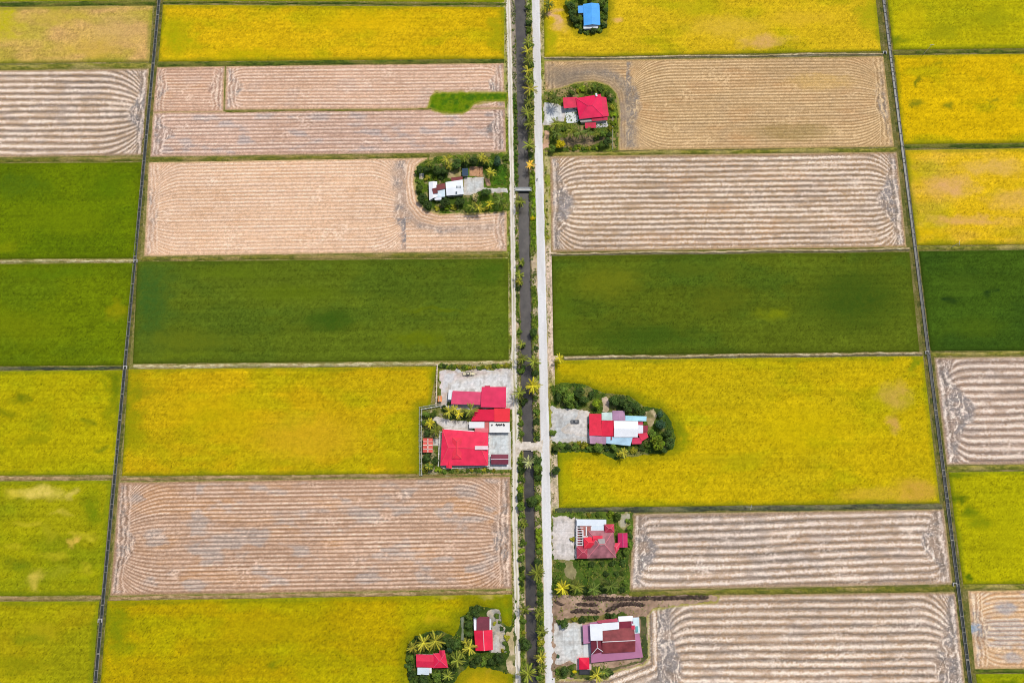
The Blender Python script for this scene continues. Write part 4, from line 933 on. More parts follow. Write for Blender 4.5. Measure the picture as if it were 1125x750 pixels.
wall_line('boundary_wall', 'white gate wall along the left side of the main red house', [(483.2, 474), (481.8, 511.6)], 1.2, .4, (226, 220, 212))
wall_line('boundary_wall', 'white wall along the lower side of the main red house', [(482, 512), (490, 514.6), (536, 512)], .9, .4, (226, 220, 212))
wall_line('boundary_wall', 'white yard wall right of the main red house', [(537.4, 474), (537.4, 512)], 1.2, .5, (226, 224, 222))
wall_line('boundary_wall', 'pale wall along the right edge of the crimson-roofed farmhouse garden', [(673, 130), (673, 165)], .8, .3, (190, 186, 150))
wall_line('boundary_wall', 'white front wall of the tiled-roof house facing its pale yard', [(633, 570), (632.6, 613)], 1.5, .5, (236, 232, 228))
# F
h = house('farmhouse', 'house with red left roof and wide white right roof, inside the large yellow field', 'house', 678, 470)
roof(h, [(647.4, 454.2), (660.6, 454.6), (661, 478.6), (647.4, 478)], 3.4, 'mono_w', .5, (226, 44, 70), 'y')
roof(h, [(661, 462), (674, 462), (674, 478.9), (661, 478.9)], 3.5, 'mono_s', .9, (220, 36, 66), 'x')
roof(h, [(674.4, 462), (701, 462.4), (700.6, 480), (674.6, 480)], 3.9, 'gable_x', .9, (238, 240, 246), 'y', var=.06)
roof(h, [(701, 466.6), (706.4, 467), (706.4, 475.6), (701, 476)], 3.3, 'mono_w', .4, (232, 232, 238), 'y', var=.06, windows=False)
roof(h, [(647.4, 478.6), (666.2, 479.4), (665.6, 487.6), (648, 487.2)], 2.9, 'mono_s', .5, (184, 142, 164), 'y')
roof(h, [(666, 479.6), (695, 480.2), (692.5, 489.6), (666, 486.8)], 2.9, 'mono_s', .5, (180, 214, 230), 'y')
roof(h, [(661, 453), (672.6, 452.6), (672.8, 461.8), (661, 461.4)], 2.8, 'mono_n', .3, (198, 216, 208), 'y')
roof(h, [(672.8, 451), (686, 451), (687.2, 461.8), (672.8, 461.6)], 3.1, 'gable_y', .6, (176, 136, 162), 'x')
roof(h, [(687, 456.2), (710.4, 457.2), (710, 462.6), (687, 461.8)], 2.8, 'mono_n', .3, (168, 218, 232), 'y')
roof(h, [(694, 481.2), (706.5, 480), (704.5, 487.4), (694.2, 487.6)], 2.7, 'mono_s', .3, (206, 60, 92), 'x')
roof(h, [(700.6, 476.2), (710.8, 474.8), (712.4, 480), (705, 484.6), ][:4], 3.0, 'mono_s', .3, (222, 58, 84), 'x', windows=False)
roof(h, [(701, 463.4), (706.4, 463.2), (706.6, 466.6), (701, 466.8)], 2.6, 'mono_n', .2, (196, 64, 92), 'x', windows=False)
roof(h, [(706.6, 467.2), (711.8, 467), (711.4, 474.6), (706.4, 474.8)], 2.6, 'mono_w', .2, (150, 52, 70), 'x', windows=False)
strip_on(h, 'roof_vent', rq(671, 479.5, 672.2, 483), 3.4, (160, 50, 70), .25)
# G
h = house('farmhouse', 'house with faded grey-red tiled hip roofs and white roof edge, right of the road', 'house', 658, 595)
TILE = (166, 106, 112)
roof(h, [(646.4, 582.5), (674, 582.5), (677, 612.4), (645, 613)], 3.7, 'hip_x', 2.1, TILE, 'x', cap=(232, 130, 140), var=.5, hipf=.8)
roof(h, [(641, 590), (658.4, 588.8), (655, 601.6), (641.6, 602)], 4.25, 'hip_x', .9, (230, 46, 66), 'y', cap=(234, 90, 100), walls=False)
roof(h, [(651, 588.4), (662, 588), (661.4, 594.8), (651, 595)], 4.9, 'gable_x', .5, (222, 48, 74), 'y', walls=False)
roof(h, [(633.4, 599.6), (647, 598.8), (648, 613), (633.6, 613.2)], 3.2, 'hip_x', 1.2, (174, 66, 82), 'x', cap=(218, 116, 126), var=.25)
roof(h, [(664, 575.6), (674.6, 575.4), (675, 584.4), (664.4, 584.8)], 4.2, 'hip_x', 1.4, (198, 62, 84), 'y', cap=(224, 110, 124), var=.2)
roof(h, [(671.5, 597), (681.5, 595.4), (680, 603), (674.5, 611.6)], 3.3, 'hip_y', 1.0, (226, 66, 92), 'y', cap=(236, 120, 134))
roof(h, [(633.6, 570), (666, 570.4), (666, 577.4), (633.6, 577.4)], 3.0, 'mono_s', .3, (226, 234, 240), 'y', var=.06)
roof(h, [(649.8, 577.4), (663.6, 577.4), (663.4, 583), (649.8, 583)], 3.1, 'mono_s', .3, (220, 232, 242), 'y', var=.06, windows=False)
roof(h, [(637, 577.6), (649.6, 577.6), (649, 589.6), (640.6, 589.6)], 2.9, 'mono_s', .3, (178, 108, 98), 'y', var=.35)
pg = pmat((236, 232, 230), 'white_beam', .6, .05)
for k in range(8):
    strip_on(h, 'pergola_beam', rq(633.4, 579.0 + k * 2.7, 640.8, 579.9 + k * 2.7), 3.1, None, .14, pg)
strip_on(h, 'pergola_beam', rq(633.2, 577.6, 634.4, 600), 2.95, None, .14, pg); strip_on(h, 'pergola_beam', rq(639.8, 577.6, 641, 600), 2.95, None, .14, pg)
strip_on(h, 'pergola_floor', rq(633.6, 578, 640.6, 599), .3, (160, 70, 74), .05)
for q in (rq(643.5, 578, 644.8, 589), rq(649, 578, 650, 590), rq(640.5, 588.6, 650, 590)): strip_on(h, 'pergola_beam', q, 3.3, None, .14, pg)
strip_on(h, 'roof_light', [(656.5, 592), (664, 591), (665.5, 598.5), (659.5, 599)], 5.6, (176, 168, 162), .1)
h = house('shed', 'magenta gable-roofed shed to the right of the tiled-roof house', 'shed', 684, 593)
roof(h, rq(678.8, 585.2, 689.4, 601, 1), 3.0, 'gable_y', .8, (196, 42, 96), 'y', cap=(216, 110, 150), windows=False)
# H
h = house('farmhouse', 'large mauve and maroon roofed house beside the bottom striped field', 'house', 676, 703)
roof(h, [(647.5, 683.6), (699.5, 677.5), (706.4, 721.6), (649.6, 727.6)], 3.0, 'hip_x', .75, (178, 116, 146), 'y', var=.07, hipf=.3)
roof(h, [(640, 686.2), (649.4, 684.6), (650.4, 705.4), (641, 706.8)], 2.8, 'mono_w', .3, (186, 130, 162), 'y', var=.06)
roof(h, [(648.6, 693.5), (661.6, 693), (662.6, 715.5), (650, 718.5)], 4.1, 'hip_y', 1.2, (116, 46, 58), 'y', cap=(240, 236, 236), var=.15)
roof(h, [(661.2, 690.5), (696.8, 689.2), (698, 715.4), (661.6, 717.6)], 4.0, 'gable_x', 1.8, (138, 64, 66), 'y', cap=(242, 238, 238), var=.4)
roof(h, [(648, 685.2), (661.6, 684.6), (662, 702.8), (649, 703.4)], 5.7, 'mono_w', .4, WH, 'y', var=.05, walls=False)
roof(h, [(661, 684.0), (680, 682.8), (680.2, 690.6), (661.2, 692.6)], 5.0, 'mono_s', .4, WH, 'y', var=.05, walls=False)
roof(h, [(679.2, 676.8), (695.2, 676), (695, 681.8), (679.6, 682.4)], 3.6, 'mono_n', .4, (240, 240, 242), 'y', var=.05, walls=False)
roof(h, [(680, 682.4), (693.2, 681.6), (693.4, 689.6), (680.2, 690.6)], 3.9, 'mono_s', .4, (132, 46, 62), 'y', walls=False)
roof(h, [(655, 681.5), (678, 678.6), (678, 682.4), (658, 684)], 3.4, 'mono_n', .3, (178, 72, 92), 'y', walls=False)
roof(h, [(695.2, 678), (702, 677.6), (703, 695), (696.4, 695.6)], 3.5, 'mono_e', .3, (206, 224, 226), 'y', var=.2, walls=False)
for q, c_ in ((rq(693.6, 686.6, 697.4, 691), (210, 56, 84)), (rq(698.6, 687.4, 701, 694), (110, 178, 176)), (rq(694, 684.6, 698, 686.4), (240, 240, 240))): strip_on(h, 'roof_panel', q, 4.2, c_, .15)
h = house('pavilion', 'small square crimson-roofed pavilion in front of the mauve-roofed house', 'pavilion', 641.6, 728)
roof(h, rq(636.2, 722, 647.4, 734.8, 1), 2.8, 'hip_x', .9, (226, 30, 66), 'y', hipf=.95, open_=True)
slab('paving', rq(633.4, 720.6, 649.8, 735.6), -.02, .2, pmat((224, 190, 184), 'pink_paving', .9, .15), kind='structure')
o = slab('dark_block', rq(636.6, 735.6, 648, 740.4), -.02, 1.3, pmat((62, 62, 68), 'dark_block_paint', .5, .2)); tag(o, 'low dark block just below the crimson pavilion', 'tank')  # low block with a plain dark top
slab('terrace', rq(641, 706.8, 649, 721), -.02, .3, pmat((226, 228, 226), 'terrace_white', .85, .06), kind='structure')
# I
h = house('farmhouse', 'small house, maroon upper roof and red lower gable with white ridge, near the gravel track', 'house', 531, 698)
roof(h, rq(523.6, 677, 537.8, 692), 3.0, 'mono_n', .4, (118, 54, 66), 'y')
roof(h, [(520.4, 677.6), (523.8, 677.4), (523.8, 692), (520.8, 692)], 2.7, 'mono_e', .2, (232, 234, 236), 'y', windows=False)
roof(h, [(536.6, 679.4), (539.6, 679.4), (539.6, 691.6), (536.4, 691.6)], 2.7, 'mono_w', .2, (236, 238, 240), 'y', windows=False)
roof(h, [(520.8, 692), (541, 691.4), (541.6, 713.4), (522.6, 714.4)], 3.6, 'gable_y', 1.3, (230, 40, 72), 'x', cap=(244, 190, 196))
h = house('farmhouse', 'red-roofed house among palms at the bottom, left of the maroon and red house', 'house', 475, 725)
roof(h, [(457.2, 718.2), (476.5, 718.8), (476.5, 733), (457.6, 732.4)], 3.2, 'gable_x', .8, (220, 44, 78), 'y')
roof(h, [(476, 717.4), (489, 716.6), (493.6, 724), (491.8, 733.2), (476, 733.6)][:2] + [(492.4, 733), (476, 733.4)], 3.4, 'hip_x', 1.2, (224, 38, 78), 'y', cap=(236, 90, 120))
roof(h, [(482.6, 713.6), (488.6, 713.8), (489.6, 722), (482.6, 722)], 3.4, 'gable_y', .8, (214, 44, 80), 'x', windows=False)
roof(h, rq(458.6, 732.8, 471.4, 740.8, -1), 2.7, 'mono_s', .3, (214, 226, 232), 'y', var=.08)
roof(h, rq(471.6, 732.8, 474.2, 739), 2.5, 'flat', 0, (236, 238, 238), 'y', windows=False)

# ================================================================ bridges, poles, vehicles
h = house('footbridge', 'concrete footbridge crossing the canal beside the white-roofed farmhouse drive', 'footbridge', 575, 208)
b_ = h.location
def lb(q, z): return [((P(x, y, z) - b_).x, (P(x, y, z) - b_).y) for x, y in q][::-1]
mb = MB(); mb.prism(lb(rq(566, 206.4, 584, 210), .4), .15, .42); mb.build('deck', pmat((196, 196, 190), 'bridge_concrete', .9, .15), h)
for yy in (206.5, 209.7):
    mb = MB(); mb.prism(lb(rq(566.5, yy - .22, 583.5, yy + .22), .4), .42, 1.1); mb.build('parapet', pmat((214, 214, 208), 'parapet_concrete', .9, .15), h)
for xx in (569.2, 580.6):
    mb = MB(); mb.prism(lb(rq(xx - .5, 206.8, xx + .5, 209.6), 0), -1.9, .14); mb.build('pier', pmat((150, 146, 138), 'pier_concrete', .9, .2), h)
h = house('plank_bridge', 'thin pale plank bridge over the canal near the bottom of the photo', 'footbridge', 582, 668.6)
b_ = h.location
for k in range(3):
    mb = MB(); mb.prism(lb(rq(576, 667.8 + k * .7, 590, 668.3 + k * .7, 2), .2), .12, .2); mb.build('plank', pmat((206, 178, 158), 'weathered_plank', .9, .25), h)
def pole(x, y, label, hgt=8.5, arm=0):
    r = empty('utility_pole', P(x, y)); tag(r, label, 'utility pole', 'utility poles on the field edges')
    mb = MB(); mb.tube([(0, 0, 0), (0, 0, hgt / 2), (0, 0, hgt)], [.16, .13, .10], 8); mb.build('pole', pmat((226, 224, 216), 'pole_concrete', .8, .08), r)
    mb = MB(); c, s = math.cos(arm), math.sin(arm)
    mb.tube([(-1.3 * c, -1.3 * s, hgt - .35), (1.3 * c, 1.3 * s, hgt - .35)], .08, 6); mb.build('crossarm', pmat((214, 212, 204), 'arm_steel', .7, .08), r)
    for k in (-1.1, 0, 1.1):
        mb = MB(); mb.tube([(k * c, k * s, hgt - .28), (k * c, k * s, hgt - .05)], .07, 6); mb.build('insulator', pmat((235, 235, 230), 'porcelain', .3, .05), r)
pole(1014.6, 59.4, 'thin white T-shaped utility pole beside the top right rice field corner', 9.5, .1)
pole(1045.6, 271.4, 'thin white utility pole on the bund above the dark green field at right', 7.5, 1.4)
pole(819.5, 556.6, 'thin white utility pole on the ditch bund below the large yellow field', 9.0, 1.3)

def car(px, py, rz, label, rgb):
    r = empty('car', P(px, py, .2), rz); tag(r, label, 'car')
    body = pmat(rgb, 'car_paint', .35, .06, .8, .5); gl = pmat((40, 46, 52), 'car_glass', .12, .05, .8, .6); rub = pmat((28, 28, 28), 'tyre_rubber', .85)
    mb = MB()
    prof = [(-2.2, .45), (-2.25, .75), (-2.1, .95), (-1.2, 1.0), (-.5, 1.02), (1.4, 1.02), (2.05, .98), (2.2, .8), (2.2, .42)]
    n = len(prof); vs = []; fs = []
    for sy, sc_ in ((-.9, .97), (-.82, 1), (.82, 1), (.9, .97)):
        for x, z in prof: vs.append((x * sc_, sy, z if abs(sy) < .85 else z * .97))
    for k in range(3):
        for i in range(n - 1): fs.append((k * n + i, k * n + i + 1, (k + 1) * n + i + 1, (k + 1) * n + i))
        fs.append((k * n + n - 1, k * n, (k + 1) * n, (k + 1) * n + n - 1))
    fs.append(tuple(range(n))); fs.append(tuple(range(3 * n, 4 * n))[::-1])
    mb.add(vs, fs); mb.build('body', body, r)
    mb = MB(); mb.add([(-1.0, -.74, 1.0), (1.75, -.74, 1.0), (1.75, .74, 1.0), (-1.0, .74, 1.0), (-.35, -.6, 1.46), (1.25, -.6, 1.46), (1.25, .6, 1.46), (-.35, .6, 1.46)],
                      [(0, 1, 5, 4), (1, 2, 6, 5), (2, 3, 7, 6), (3, 0, 4, 7), (4, 5, 6, 7)]); mb.build('window', gl, r)
    mb = MB(); mb.box(-.33, -.58, 1.462, 1.22, .58, 1.5); mb.build('roof', body, r)
    for x in (-1.4, 1.35):
        for y in (-.86, .86):
            mb = MB(); mb.tube([(x, y - .1, .33), (x, y + .1, .33)], .33, 14); mb.build('wheel', rub, r)
    for y in (-.6, .6):
        mb = MB(); mb.box(-2.27, y - .18, .6, -2.2, y + .18, .75); mb.build('headlight', pmat((235, 235, 225), 'lamp_glass', .1), r)
car(631.8, 463, .0, 'grey car parked in the concrete yard of the red and white roofed house', (108, 108, 110))
# cream farm trailer
h = house('trailer', 'cream farm trailer with a round dark drum, parked in the upper farm compound yard', 'trailer', 515.5, 410.6)
cr_ = pmat((232, 222, 186), 'cream_paint', .6, .12)
mb = MB(); mb.box(-3.3, -.75, .7, 3.0, .75, .95); mb.box(-3.3, -.75, .95, -3.2, .75, 1.3); mb.box(-3.2, -.75, .95, 3.0, -.65, 1.3); mb.box(-3.2, .65, .95, 3.0, .75, 1.3); mb.build('bed', cr_, h)
mb = MB(); mb.box(1.2, -.6, .952, 1.7, .6, 1.5); mb.box(3.0, -.15, .75, 4.4, .15, .9); mb.build('drawbar', cr_, h)
mb = MB(); mb.tube([(-.4, 0, .955), (-.4, 0, 1.9)], .95, 18); mb.build('drum', pmat((74, 72, 66), 'drum_paint', .6), h)
mb = MB(); mb.tube([(-.4, 0, 1.9), (-.4, 0, 1.98)], .6, 18); mb.build('drum_lid', pmat((206, 196, 168), 'lid_paint', .6), h)
for x in (-1.8, 1.4):
    for y in (-.95, .95):
        mb = MB(); mb.tube([(x, y - .12, .42), (x, y + .12, .42)], .42, 14); mb.build('wheel', pmat((28, 28, 28), 'tyre_rubber', .85), h)
# motorcycle and rider on the road
p0 = P(590.1, 197.6, .1); h = empty('motorcycle', p0, math.radians(90)); tag(h, 'dark motorcycle riding along the concrete road near the footbridge', 'motorcycle')
bk = pmat((36, 36, 40), 'bike_paint', .4)
for x in (-.62, .62):
    mb = MB(); mb.tube([(x, -.06, .31), (x, .06, .31)], .31, 16); wo = mb.build('wheel', bk, h)
mb = MB(); mb.tube([(-.62, 0, .35), (-.1, 0, .6), (.3, 0, .75), (.5, 0, .85), (.62, 0, .35)], [.05, .14, .12, .06, .05], 8); mb.build('frame', bk, h)
mb = MB(); mb.tube([(.42, -.36, 1.02), (.5, 0, .95), (.42, .36, 1.02)], .03, 6); mb.build('handlebar', bk, h)
mb = MB(); mb.tube([(-.6, 0, .82), (-.2, 0, .78), (.1, 0, .8)], [.1, .14, .08], 8); mb.build('seat', pmat((24, 22, 22), 'bike_seat', .7), h)
def rider():
    V = {'pelvis': (-.15, 0, .92), 'spine': (-.08, 0, 1.15), 'chest': (.0, 0, 1.36), 'neck': (.04, 0, 1.5), 'head': (.08, 0, 1.66), 'crown': (.08, 0, 1.76),
         'shL': (.0, .19, 1.4), 'elL': (.22, .3, 1.22), 'haL': (.42, .33, 1.06), 'shR': (.0, -.19, 1.4), 'elR': (.22, -.3, 1.22), 'haR': (.42, -.33, 1.06),
         'hiL': (-.1, .12, .9), 'knL': (.28, .2, .78), 'anL': (.1, .2, .4), 'toL': (.28, .2, .34), 'hiR': (-.1, -.12, .9), 'knR': (.28, -.2, .78), 'anR': (.1, -.2, .4), 'toR': (.28, -.2, .34)}
    R = dict(pelvis=.15, spine=.13, chest=.15, neck=.06, head=.11, crown=.07, shL=.07, elL=.05, haL=.045, shR=.07, elR=.05, haR=.045, hiL=.1, knL=.075, anL=.05, toL=.045, hiR=.1, knR=.075, anR=.05, toR=.045)
    k = list(V); E = [('pelvis', 'spine'), ('spine', 'chest'), ('chest', 'neck'), ('neck', 'head'), ('head', 'crown'), ('chest', 'shL'), ('shL', 'elL'), ('elL', 'haL'), ('chest', 'shR'), ('shR', 'elR'), ('elR', 'haR'),
                      ('pelvis', 'hiL'), ('hiL', 'knL'), ('knL', 'anL'), ('anL', 'toL'), ('pelvis', 'hiR'), ('hiR', 'knR'), ('knR', 'anR'), ('anR', 'toR')]
    me = bpy.data.meshes.new('person'); me.from_pydata([V[a] for a in k], [(k.index(a), k.index(b)) for a, b in E], []); me.update()
    me.materials.append(pmat((60, 56, 66), 'dark_clothes', .9))
    o = link('person', me, None, p0); o.rotation_euler = (0, 0, math.radians(90))
    md = o.modifiers.new('skin', 'SKIN')
    for i, a in enumerate(k): me.skin_vertices[0].data[i].radius = (R[a], R[a])
    me.skin_vertices[0].data[0].use_root = True
    o.modifiers.new('sub', 'SUBSURF').levels = 1
    tag(o, 'person in dark clothes riding the motorcycle on the concrete road', 'person')
try:
    me_t = bpy.data.meshes.new('t'); rider()
except Exception as e:
    print('rider', e)

# dark mud ridges in the dug strip
def ridge(label, pts, wd, hh):
    Q = [P(x, y) for x, y in pts]; V = []; n = 9; F_ = []; path = []
    for a, b in zip(Q[:-1], Q[1:]):
        L = (b - a).length; k = max(2, int(L / .5)); path += [a + (b - a) * (i / k) for i in range(k)]
    path.append(Q[-1]); N = len(path)
    for i, p in enumerate(path):
        d = (path[min(i + 1, N - 1)] - path[max(i - 1, 0)]).normalized(); nr = Vector((-d.y, d.x, 0))
        ta = min(1, i / 4, (N - 1 - i) / 4); j = (random.random() - .5) * .45
        ww = wd * (.35 + .65 * ta) * random.uniform(.7, 1.25)
        for k in range(n):
            u = k / (n - 1) * 2 - 1; q = p + nr * (u * ww / 2 + j)
            V.append((q.x, q.y, max(0, (1 - u * u)) * hh * (.3 + .7 * ta) * random.uniform(.6, 1.2) + (.13 if abs(u) < .99 else -.03)))
    for i in range(N - 1):
        for k in range(n - 1): F_.append((i * n + k, (i + 1) * n + k, (i + 1) * n + k + 1, i * n + k + 1))
    V = np.array(V); a = fbm(V[:, 0] / .7, V[:, 1] / .7, 91, 3)
    C = mix(np.broadcast_to(lin((62, 50, 44)), (len(V), 3)), lin((104, 88, 76)), ss(.4, .7, a))
    o = centred('soil_ridge', V, F_, np.clip(C / KE, .002, .8), M_earth)
    if o.data.polygons[0].normal.z < 0: o.data.flip_normals()
    tag(o, label, 'soil ridge', 'dark soil ridges')
ridge('longest dark mud ridge, straight, along the upper edge of the dug strip', [(639, 656.8), (680, 657.8), (720, 656.8), (779, 655.8)], 2.4, .5)
ridge('short dark mud ridge below the left end of the longest one', [(632, 663), (645, 664), (657, 664.2)], 2.0, .4)
ridge('dark mud ridge nearest the mauve-roofed house yard, close to the road', [(626.5, 672), (636, 670.4), (648, 671), (659, 672)], 2.4, .45)
ridge('curved dark mud ridge above the mauve-roofed house', [(665, 671), (673, 667.5), (680, 663.6), (694, 662.8), (709, 664.6)], 2.6, .5)
ridge('broken dark mud ridge right beside the road', [(608.5, 660), (614, 662.6), (620, 664)], 2.2, .4)
# planting rows in the garden bed
for k in range(5):
    x = 516.8 + k * 3.2
    patch('bed_row', [(x, 183.4), (x + 1.3, 183.4), (x + 1.2, 194), (x - .1, 194)], c1=(118, 84, 62), c2=(150, 100, 66), z=.24, res=.3, rag=.2, seed=50 + k)

# ================================================================ plants
def leafquads(cen, nrm, size, rs, asp=1.7):
    n = len(cen); t = rs.randn(n, 3); u = np.cross(nrm, t); u /= np.linalg.norm(u, axis=1)[:, None] + 1e-9; v = np.cross(nrm, u)
    s = size[:, None]
    V = np.stack([cen - u * s * asp * .5, cen - v * s * .5 + u * s * .05, cen + u * s * asp * .5, cen + v * s * .5 + u * s * .05], 1).reshape(-1, 3)
    return V, np.arange(4 * n).reshape(n, 4)
def crown(seed, n=900, zc=1.2, zs=.8, leaf=.15, lumps=14, low=.35):
    rs = np.random.RandomState(seed)
    a = rs.rand(lumps) * 6.283; r = .62 * np.sqrt(rs.rand(lumps)); L = np.stack([r * np.cos(a), r * np.sin(a), rs.uniform(-.3, .55, lumps) * (1 - r)], 1)
    lr = rs.uniform(.3, .5, lumps); lb_ = rs.uniform(.7, 1.3, lumps)
    k = rs.randint(0, lumps, n); d = rs.randn(n, 3); d[:, 2] += .25; d /= np.linalg.norm(d, axis=1)[:, None]
    rad = lr[k] * rs.uniform(.72, 1.12, n)
    c = L[k] + d * rad[:, None]
    nr = d + rs.randn(n, 3) * .45; nr[:, 2] += .5; nr /= np.linalg.norm(nr, axis=1)[:, None]
    c[:, 2] = c[:, 2] * zs + zc
    V, F_ = leafquads(c, nr, leaf * rs.uniform(.6, 1.35, n), rs)
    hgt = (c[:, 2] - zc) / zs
    br = lb_[k] * rs.uniform(.6, 1.35, n) * (.72 + .45 * np.clip(hgt + .2, -.5, 1))  # random leaf tone, plus crown shade painted in: lower leaves get darker colour
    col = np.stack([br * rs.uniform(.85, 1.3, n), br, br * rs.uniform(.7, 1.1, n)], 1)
    return V, F_, np.repeat(col, 4, 0)
def palm_crown(seed, nf=17, L=4.9, z0=7.0):
    rs = np.random.RandomState(seed); V = []; F_ = []; C = []
    for i in range(nf):
        az = i * 2.399 + rs.uniform(-.22, .22); el = math.radians((52, 30, 14, 2, -12, 22)[i % 6] + rs.uniform(-6, 6)); Lf = L * rs.uniform(.8, 1.1)
        up = el > .2
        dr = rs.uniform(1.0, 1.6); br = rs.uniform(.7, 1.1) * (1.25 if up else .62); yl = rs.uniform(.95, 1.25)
        f = np.array([math.cos(az), math.sin(az), 0]); sd_ = np.array([-math.sin(az), math.cos(az), 0])
        def pt(t): return f * Lf * (math.cos(el) * t * (1 - .10 * t)) + np.array([0, 0, z0 + Lf * math.sin(el) * t - dr * t * t * 1.2])
        T = np.linspace(0, 1, 8)
        for a, b in zip(T[:-1], T[1:]):
            w0, w1 = .13 * (1 - a * .6), .13 * (1 - b * .6); n = len(V); h_ = np.array([0, 0, .03])
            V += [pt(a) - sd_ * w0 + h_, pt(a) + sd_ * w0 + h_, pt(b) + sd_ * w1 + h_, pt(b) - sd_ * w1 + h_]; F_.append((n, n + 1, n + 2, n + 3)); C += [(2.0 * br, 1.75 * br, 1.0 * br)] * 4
        for t in np.linspace(.14, 1.0, 16):
            ll = .95 * math.sin(math.pi * (t * .85 + .10)) ** .8 * rs.uniform(.8, 1.15)
            p = pt(t); fw = pt(min(1, t + .02)) - pt(max(0, t - .02)); fw /= np.linalg.norm(fw)
            for s in (-1, 1):
                d = sd_ * s * .62 + fw * .80 + np.array([0, 0, -.30 + rs.uniform(-.12, .12)]); d /= np.linalg.norm(d)
                wv = fw * .085; tip = p + d * ll; mid = p + d * ll * .45; n = len(V)
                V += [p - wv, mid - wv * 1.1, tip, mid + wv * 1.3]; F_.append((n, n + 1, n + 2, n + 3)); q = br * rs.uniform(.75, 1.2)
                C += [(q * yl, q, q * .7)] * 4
    return np.array(V), np.array(F_), np.array(C)
LEAF = {'palm_mid': leafmat('palm_fronds', (108, 120, 52), .85, .25), 'palm_dark': leafmat('dark_palm_fronds', (80, 98, 50), .8, .25), 'palm_olive': leafmat('olive_palm_fronds', (142, 144, 58), .82, .2), 'palm_yellow': leafmat('yellow_palm_fronds', (168, 166, 50), .85, .1),
        'dark': leafmat('dark_leaves', (60, 82, 34), .82), 'mid': leafmat('green_leaves', (86, 110, 38), .82), 'bright': leafmat('bright_leaves', (118, 142, 30), .85), 'yellow': leafmat('yellow_leaves', (206, 196, 24), .95, .15),
        'bluish': leafmat('bluish_leaves', (58, 88, 62), .8), 'pale': leafmat('pale_twigs', (178, 168, 124), .9), 'olive': leafmat('olive_leaves', (140, 142, 40), .85), 'orange': leafmat('orange_fronds', (236, 190, 84), .9, .1), 'grey': leafmat('grey_fronds', (160, 172, 140), .9)}
M_bark = pmat((132, 116, 96), 'bark', .95, .3, 2.0)
CM = {}
def crown_me(kind, col, var):
    k = (kind, col, var)
    if k not in CM:
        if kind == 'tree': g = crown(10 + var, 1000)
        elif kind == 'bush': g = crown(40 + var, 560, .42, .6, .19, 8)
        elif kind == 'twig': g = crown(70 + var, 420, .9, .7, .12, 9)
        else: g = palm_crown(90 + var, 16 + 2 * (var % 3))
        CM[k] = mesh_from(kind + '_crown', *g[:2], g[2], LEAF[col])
    return CM[k]
def trunk_tree():
    mb = MB(); mb.tube([(0, 0, -.02), (.02, 0, .5), (0, .03, 1.2)], [.09, .065, .035], 7)
    for a in range(4): mb.tube([(.01, 0, .55 + a * .1), (.3 * math.cos(a * 1.7), .3 * math.sin(a * 1.7), .95 + a * .08), (.52 * math.cos(a * 1.7), .52 * math.sin(a * 1.7), 1.25)], [.04, .026, .012], 5)
    return mb.mesh('trunk', M_bark)
def trunk_palm():
    mb = MB(); mb.tube([(.5, .1, -.05), (.42, .1, .4), (.2, .05, 2.5), (.05, 0, 5), (0, 0, 7.05)], [.30, .2, .16, .14, .17], 8); return mb.mesh('trunk', M_bark)
T_TREE, T_PALM = trunk_tree(), trunk_palm()
CW = {'dark': 'dark green', 'mid': 'green', 'bright': 'bright green', 'yellow': 'yellow', 'bluish': 'bluish dark green', 'pale': 'pale bare', 'olive': 'olive', 'orange': 'orange-yellow', 'grey': 'greyish'}
ORD = ['first', 'second', 'third', 'fourth', 'fifth', 'sixth', 'seventh', 'eighth', 'ninth', 'tenth', 'eleventh', 'twelfth', 'thirteenth', 'fourteenth', 'fifteenth', 'sixteenth', 'seventeenth', 'eighteenth', 'nineteenth', 'twentieth', 'twenty-first', 'twenty-second', 'twenty-third', 'twenty-fourth', 'twenty-fifth', 'twenty-sixth', 'twenty-seventh', 'twenty-eighth', 'twenty-ninth', 'thirtieth']
KN = {'tree': 'tree', 'bush': 'bush', 'palm': 'palm', 'twig': 'sparse tree'}
def plant_cluster(where, axis, items, group):
    """items: (kind, colour, px, py, size in photo px across)"""
    if 'canal bank' in where: items = items + [('bush', 'mid' if k % 2 else 'dark', i[2] + .8, i[3] + 1.5, 7) for k, i in enumerate(items) if i[0] == 'palm' and i[1] != 'grey']
    stems = {}
    for it in items: stems.setdefault((it[0], it[1]), []).append(it)
    for (kind, col), L in stems.items():
        L.sort(key=lambda i: i[2] if axis == 'left' else i[3])
        for j, (k_, c_, px, py, wd) in enumerate(L):
            var = (int(px * 7 + py * 3)) % 5
            if kind == 'palm':
                s = wd / 14.5; z = 7.0 * s; nm = 'palm_tree'
            elif kind == 'tree':
                s = wd * .25; z = 1.2 * s; nm = 'tree'
            elif kind == 'twig':
                s = wd * .25; z = .9 * s; nm = 'sparse_tree'
            else:
                s = wd * .25; z = .42 * s; nm = 'bush'
            p = P(px, py, z); rz = (px * 12.9898 + py * 78.233) % 6.283
            lab = f"{CW[col]} {KN[kind]} {where}"
            if len(L) > 1: lab += f", {ORD[j]} from the {axis}"
            if kind == 'bush':
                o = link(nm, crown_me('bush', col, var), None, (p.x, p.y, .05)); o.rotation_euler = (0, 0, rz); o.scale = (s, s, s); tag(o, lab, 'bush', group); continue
            r = empty(nm, (p.x, p.y, .05), rz); r.scale = (s, s, s); tag(r, lab, 'palm' if kind == 'palm' else 'tree', group)
            link('trunk', T_PALM if kind == 'palm' else T_TREE, r)
            link('crown', crown_me(kind, 'palm_' + col if kind == 'palm' and 'palm_' + col in LEAF else col, var), r)
